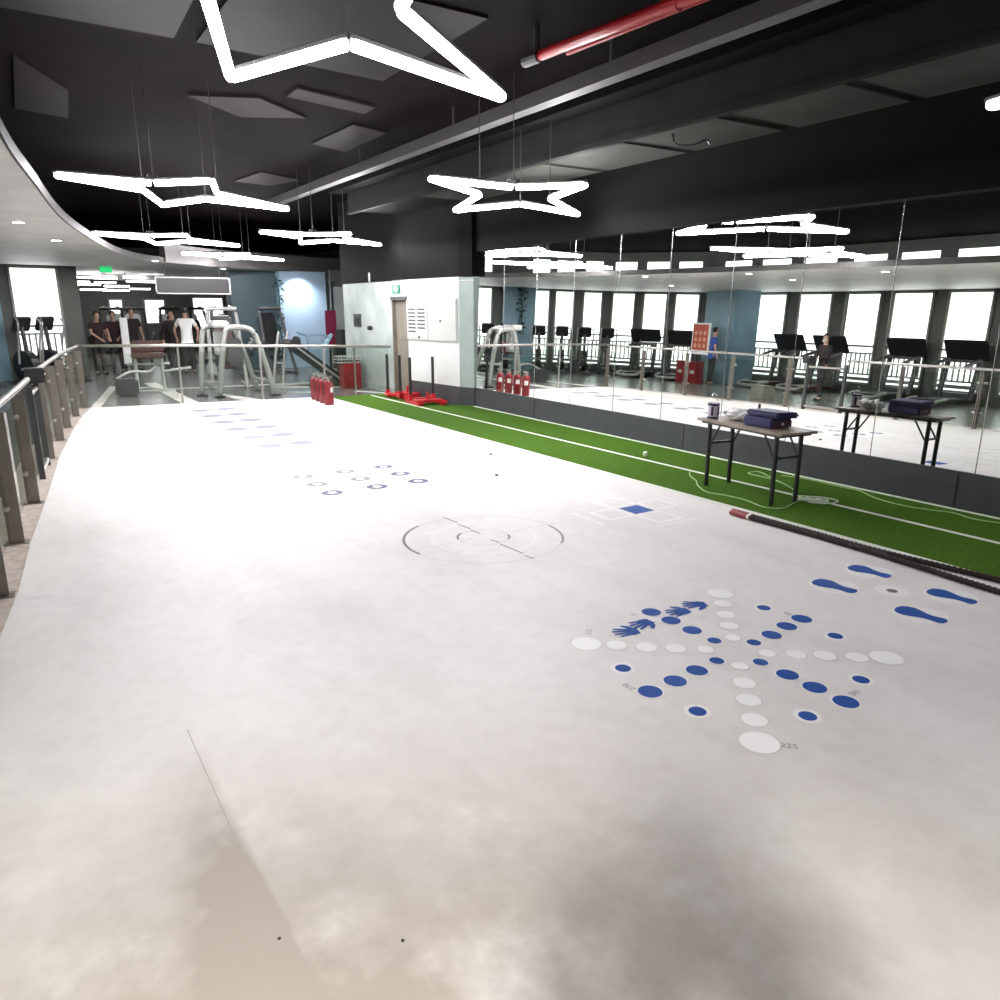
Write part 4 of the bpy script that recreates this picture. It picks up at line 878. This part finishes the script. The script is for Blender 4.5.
def person(label, loc, rz, h=1.75, arms=None, lean=0., shirt='shirtblack', sleeves=True, mask=False, group=None, step=.0):
    """front is +y; arms: (elbow, wrist) for right (+x) and left (-x), metres for a 1.75 m figure"""
    t = thing('person', label, 'person', loc, rz, group); k = h/1.75; t.scale = (k, k, k)
    def ln(p):                                                       # lean the upper body forward about the hips
        x, y, z = p
        if z < .95: return p
        d = z-.95; return (x, y+d*math.sin(lean), .95+d*math.cos(lean))
    A = arms or {1: ((.26, -.02, 1.14), (.27, .07, .90)), -1: ((-.26, -.02, 1.14), (-.27, .07, .90))}
    V, E = [], []
    def add(p, r, par=None, raw=False):
        V.append((p if raw else ln(p), r)); i = len(V)-1
        if par is not None: E.append((par, i))
        return i
    pel = add((0, 0, .96), (.145, .105)); sp = add((0, 0, 1.12), (.13, .095), pel); ch = add((0, 0, 1.32), (.155, .105), sp); nb = add((0, -.005, 1.46), .062, ch)
    nk = add((0, .0, 1.52), .05, nb); hd = add((0, .015, 1.60), (.07, .085), nk); tp = add((0, .01, 1.69), (.068, .08), hd); add((0, .005, 1.735), .04, tp)
    J = {}
    for s in (1, -1):
        sh = add((s*.17, -.01, 1.41), .055, ch); el = add(A[s][0], .04, sh); wr = add(A[s][1], .027, el)
        e, w = Vector(V[el][0]), Vector(V[wr][0]); d = (w-e).normalized(); side = Vector((1, 0, 0)) if abs(d.x) < .8 else Vector((0, 1, 0)); side = (side-d*side.dot(d)).normalized()
        pm = add(tuple(w+d*.07), (.036, .02), wr, True); P = Vector(V[pm][0])
        for q, L in ((-.028, .07), (-.010, .082), (.010, .078), (.027, .06)):
            f = add(tuple(P+d*.03+side*q), .0095, pm, True); g = add(tuple(P+d*(.03+L*.5)+side*q*1.15), .0085, f, True); add(tuple(P+d*(.03+L*.9)+side*q*1.1+Vector((0, .012, 0))), .007, g, True)
        th = add(tuple(w+d*.045+side*s*-.035), .011, wr, True); add(tuple(w+d*.085+side*s*-.055), .008, th, True)
        hp = add((s*.09, 0, .9), .085, pel); kn = add((s*.105, .02+step*s*.12, .5), .056, hp); an = add((s*.11, -.01+step*s*.22, .085), .036, kn); hl = add((s*.115, .05+step*s*.22, .035), .035, an); add((s*.125, .16+step*s*.22, .025), .026, hl)
        J[s] = (sh, el, wr, hp, kn, an)
    skin_mesh('body', V, E, 'skin', t)
    hem = len(V); V.append(((0, 0, .86), (.135, .10))); V.append(((0, 0, 1.03), (.125, .092)))
    def sub(idx, grow, nm, m, edges, stretch=None):
        vs = [(V[i][0], tuple(r+g for r, g in zip(V[i][1], (grow, grow))) if isinstance(V[i][1], tuple) else V[i][1]+grow) for i in idx]
        if stretch: vs = stretch(vs)
        mp = {i: n for n, i in enumerate(idx)}
        return skin_mesh(nm, vs, [(mp[a], mp[b]) for a, b in edges], m, t)
    idx = [pel, sp, ch, nb, J[1][0], J[1][1], J[-1][0], J[-1][1]]; ed = [(pel, sp), (sp, ch), (ch, nb), (ch, J[1][0]), (J[1][0], J[1][1]), (ch, J[-1][0]), (J[-1][0], J[-1][1]), (pel, hem)]
    idx.append(hem)
    def cut(vs):
        for n in (5, 7):
            s0 = Vector(vs[n-1][0]); e0 = Vector(vs[n][0]); vs[n] = (tuple(s0+(e0-s0)*(.7 if sleeves else .7)), vs[n][1])
        return vs
    if sleeves == 'long':
        idx += [J[1][2], J[-1][2]]; ed += [(J[1][1], J[1][2]), (J[-1][1], J[-1][2])]; sub(idx, .018, 'shirt', shirt, ed)
    else: sub(idx, .018, 'shirt', shirt, ed, cut)
    idx = [pel]+[J[s][n] for s in (1, -1) for n in (3, 4, 5)]+[hem+1]; ed = [(pel, hem+1)]
    for s in (1, -1): ed += [(pel, J[s][3]), (J[s][3], J[s][4]), (J[s][4], J[s][5])]
    sub(idx, .016, 'trousers', 'trousers', ed)
    H = Vector(V[hd][0]); T = Vector(V[tp][0])
    b = BM(); bmesh.ops.create_uvsphere(b, u_segments=18, v_segments=12, radius=1)
    for v in list(b.verts):
        if v.co.y > .45 and v.co.z < .42: b.verts.remove(v)
        elif v.co.z < -.55: b.verts.remove(v)
    for v in b.verts: v.co = Vector((v.co.x*.088, v.co.y*.102-.012, v.co.z*.105))+T+Vector((0, 0, -.02))
    obj('hair', b, 'hair', t, smooth=True)
    for s in (1, -1):
        b = BM(); sphere(b, H+Vector((s*.03, .078, .035)), .011, (1.3, .6, .8)); obj('eye', b, 'dark', t)
        b = BM(); sphere(b, H+Vector((s*.076, .0, .02)), .02, (.4, .8, 1.3)); obj('ear', b, 'skin', t)
        b = BM(); a = V[J[s][5]][0]; sphere(b, (a[0]+s*.008, a[1]+.07, .036), .05, (.95, 2.5, .78)); obj('shoe', b, 'shoe', t, smooth=True)
    b = BM(); sphere(b, H+Vector((0, .09, .005)), .014, (.8, 1.1, 1.5)); obj('nose', b, 'skin', t)
    if mask:
        b = BM(); sphere(b, H+Vector((0, .035, -.02)), .062, (1.05, 1.0, .75)); obj('face_mask', b, 'maskwhite', t, smooth=True)
    else:
        b = BM(); sphere(b, H+Vector((0, .083, -.032)), .016, (1.3, .4, .4)); obj('mouth', b, 'leather', t)
    return t
YAW0 = -R(33)
fwd = {1: ((.25, .12, 1.18), (.14, .36, 1.02)), -1: ((-.25, .12, 1.18), (-.14, .36, 1.02))}
person('person in dark maroon shirt, leftmost of the group behind the far railing', (2.2, 24.5, -.02), R(205), 1.78, fwd, .18, 'shirtmaroon', True, group='people in the far gym')
person('person in dark maroon shirt standing second from left behind the railing', (2.72, 25.0, -.02), R(170), 1.78, fwd, .12, 'shirtmaroon', True, group='people in the far gym')
person('person in black shirt standing just right of the white panel', (3.28, 25.6, -.02), R(200), 1.86, None, .05, 'shirtblack', True, group='people in the far gym')
person('person in olive jacket bending over a machine in the far gym', (4.05, 25.6, -.02), R(250), 1.74, fwd, .5, 'shirtolive', 'long', group='people in the far gym')
person('person in dark clothes standing left of the white-shirted person', (4.3, 24.9, -.02), R(170), 1.8, None, .0, 'shirtblack', 'long', group='people in the far gym')
person('person in white shirt and dark trousers seen from behind in the far gym', (4.45, 23.6, -.02), R(-15), 1.88, {1: ((.3, .0, 1.18), (.27, .1, .96)), -1: ((-.3, .0, 1.18), (-.27, .1, .96))}, 0, 'shirtwhite', True, group='people in the far gym')
person('person in black with white face mask walking by treadmills, seen in the mirrors', (-2.35, 11.95, -.02), R(-75), 1.68, {1: ((.25, .08, 1.15), (.1, .26, 1.12)), -1: ((-.25, .08, 1.15), (-.1, .26, 1.12))}, 0, 'shirtblack', 'long', True, step=.5)
person('person in blue shirt standing by the fire point, seen in the mirrors', (-3.45, 16.72, -.02), R(120), 1.78, None, 0.05, 'shirtblue', True)

person('person taking the photo, of whom only the soft shadow on near floor shows', (-.1, -.38, .004), YAW0, 1.76, {1: ((.24, .12, 1.3), (.1, .2, 1.56)), -1: ((-.24, .12, 1.3), (-.1, .2, 1.56))}, 0, 'shirtblack', 'long')
for x, y in ((-1.3, -1.5),):
    dl(x, y, 0, 'small round recessed light in the soffit behind the photo taker', 1150)
# ------------------------------------------------------------------ camera, world, view
F = 746.0; PITCH = math.atan(192/F); YAW = math.atan(500/(F/math.cos(PITCH)))
cd = bpy.data.cameras.new('camera'); cd.sensor_width = 36; cd.lens = F/1000*36; cd.clip_end = 200
co = bpy.data.objects.new('camera', cd); COL.objects.link(co); co.location = (0, 0, 1.85); co.rotation_euler = (PI/2-PITCH, 0, -YAW); S.camera = co
w = bpy.data.worlds.new('world'); S.world = w; w.use_nodes = True
w.node_tree.nodes['Background'].inputs[0].default_value = (.9, .95, 1, 1); w.node_tree.nodes['Background'].inputs[1].default_value = .02
S.view_settings.view_transform = 'Standard'; S.view_settings.look = 'None'; S.view_settings.exposure = 1.56; S.view_settings.gamma = 1
S.view_settings.use_curve_mapping = False
S.cycles.max_bounces = 8; S.cycles.caustics_reflective = False; S.cycles.caustics_refractive = False
S.cycles.sample_clamp_indirect = 4
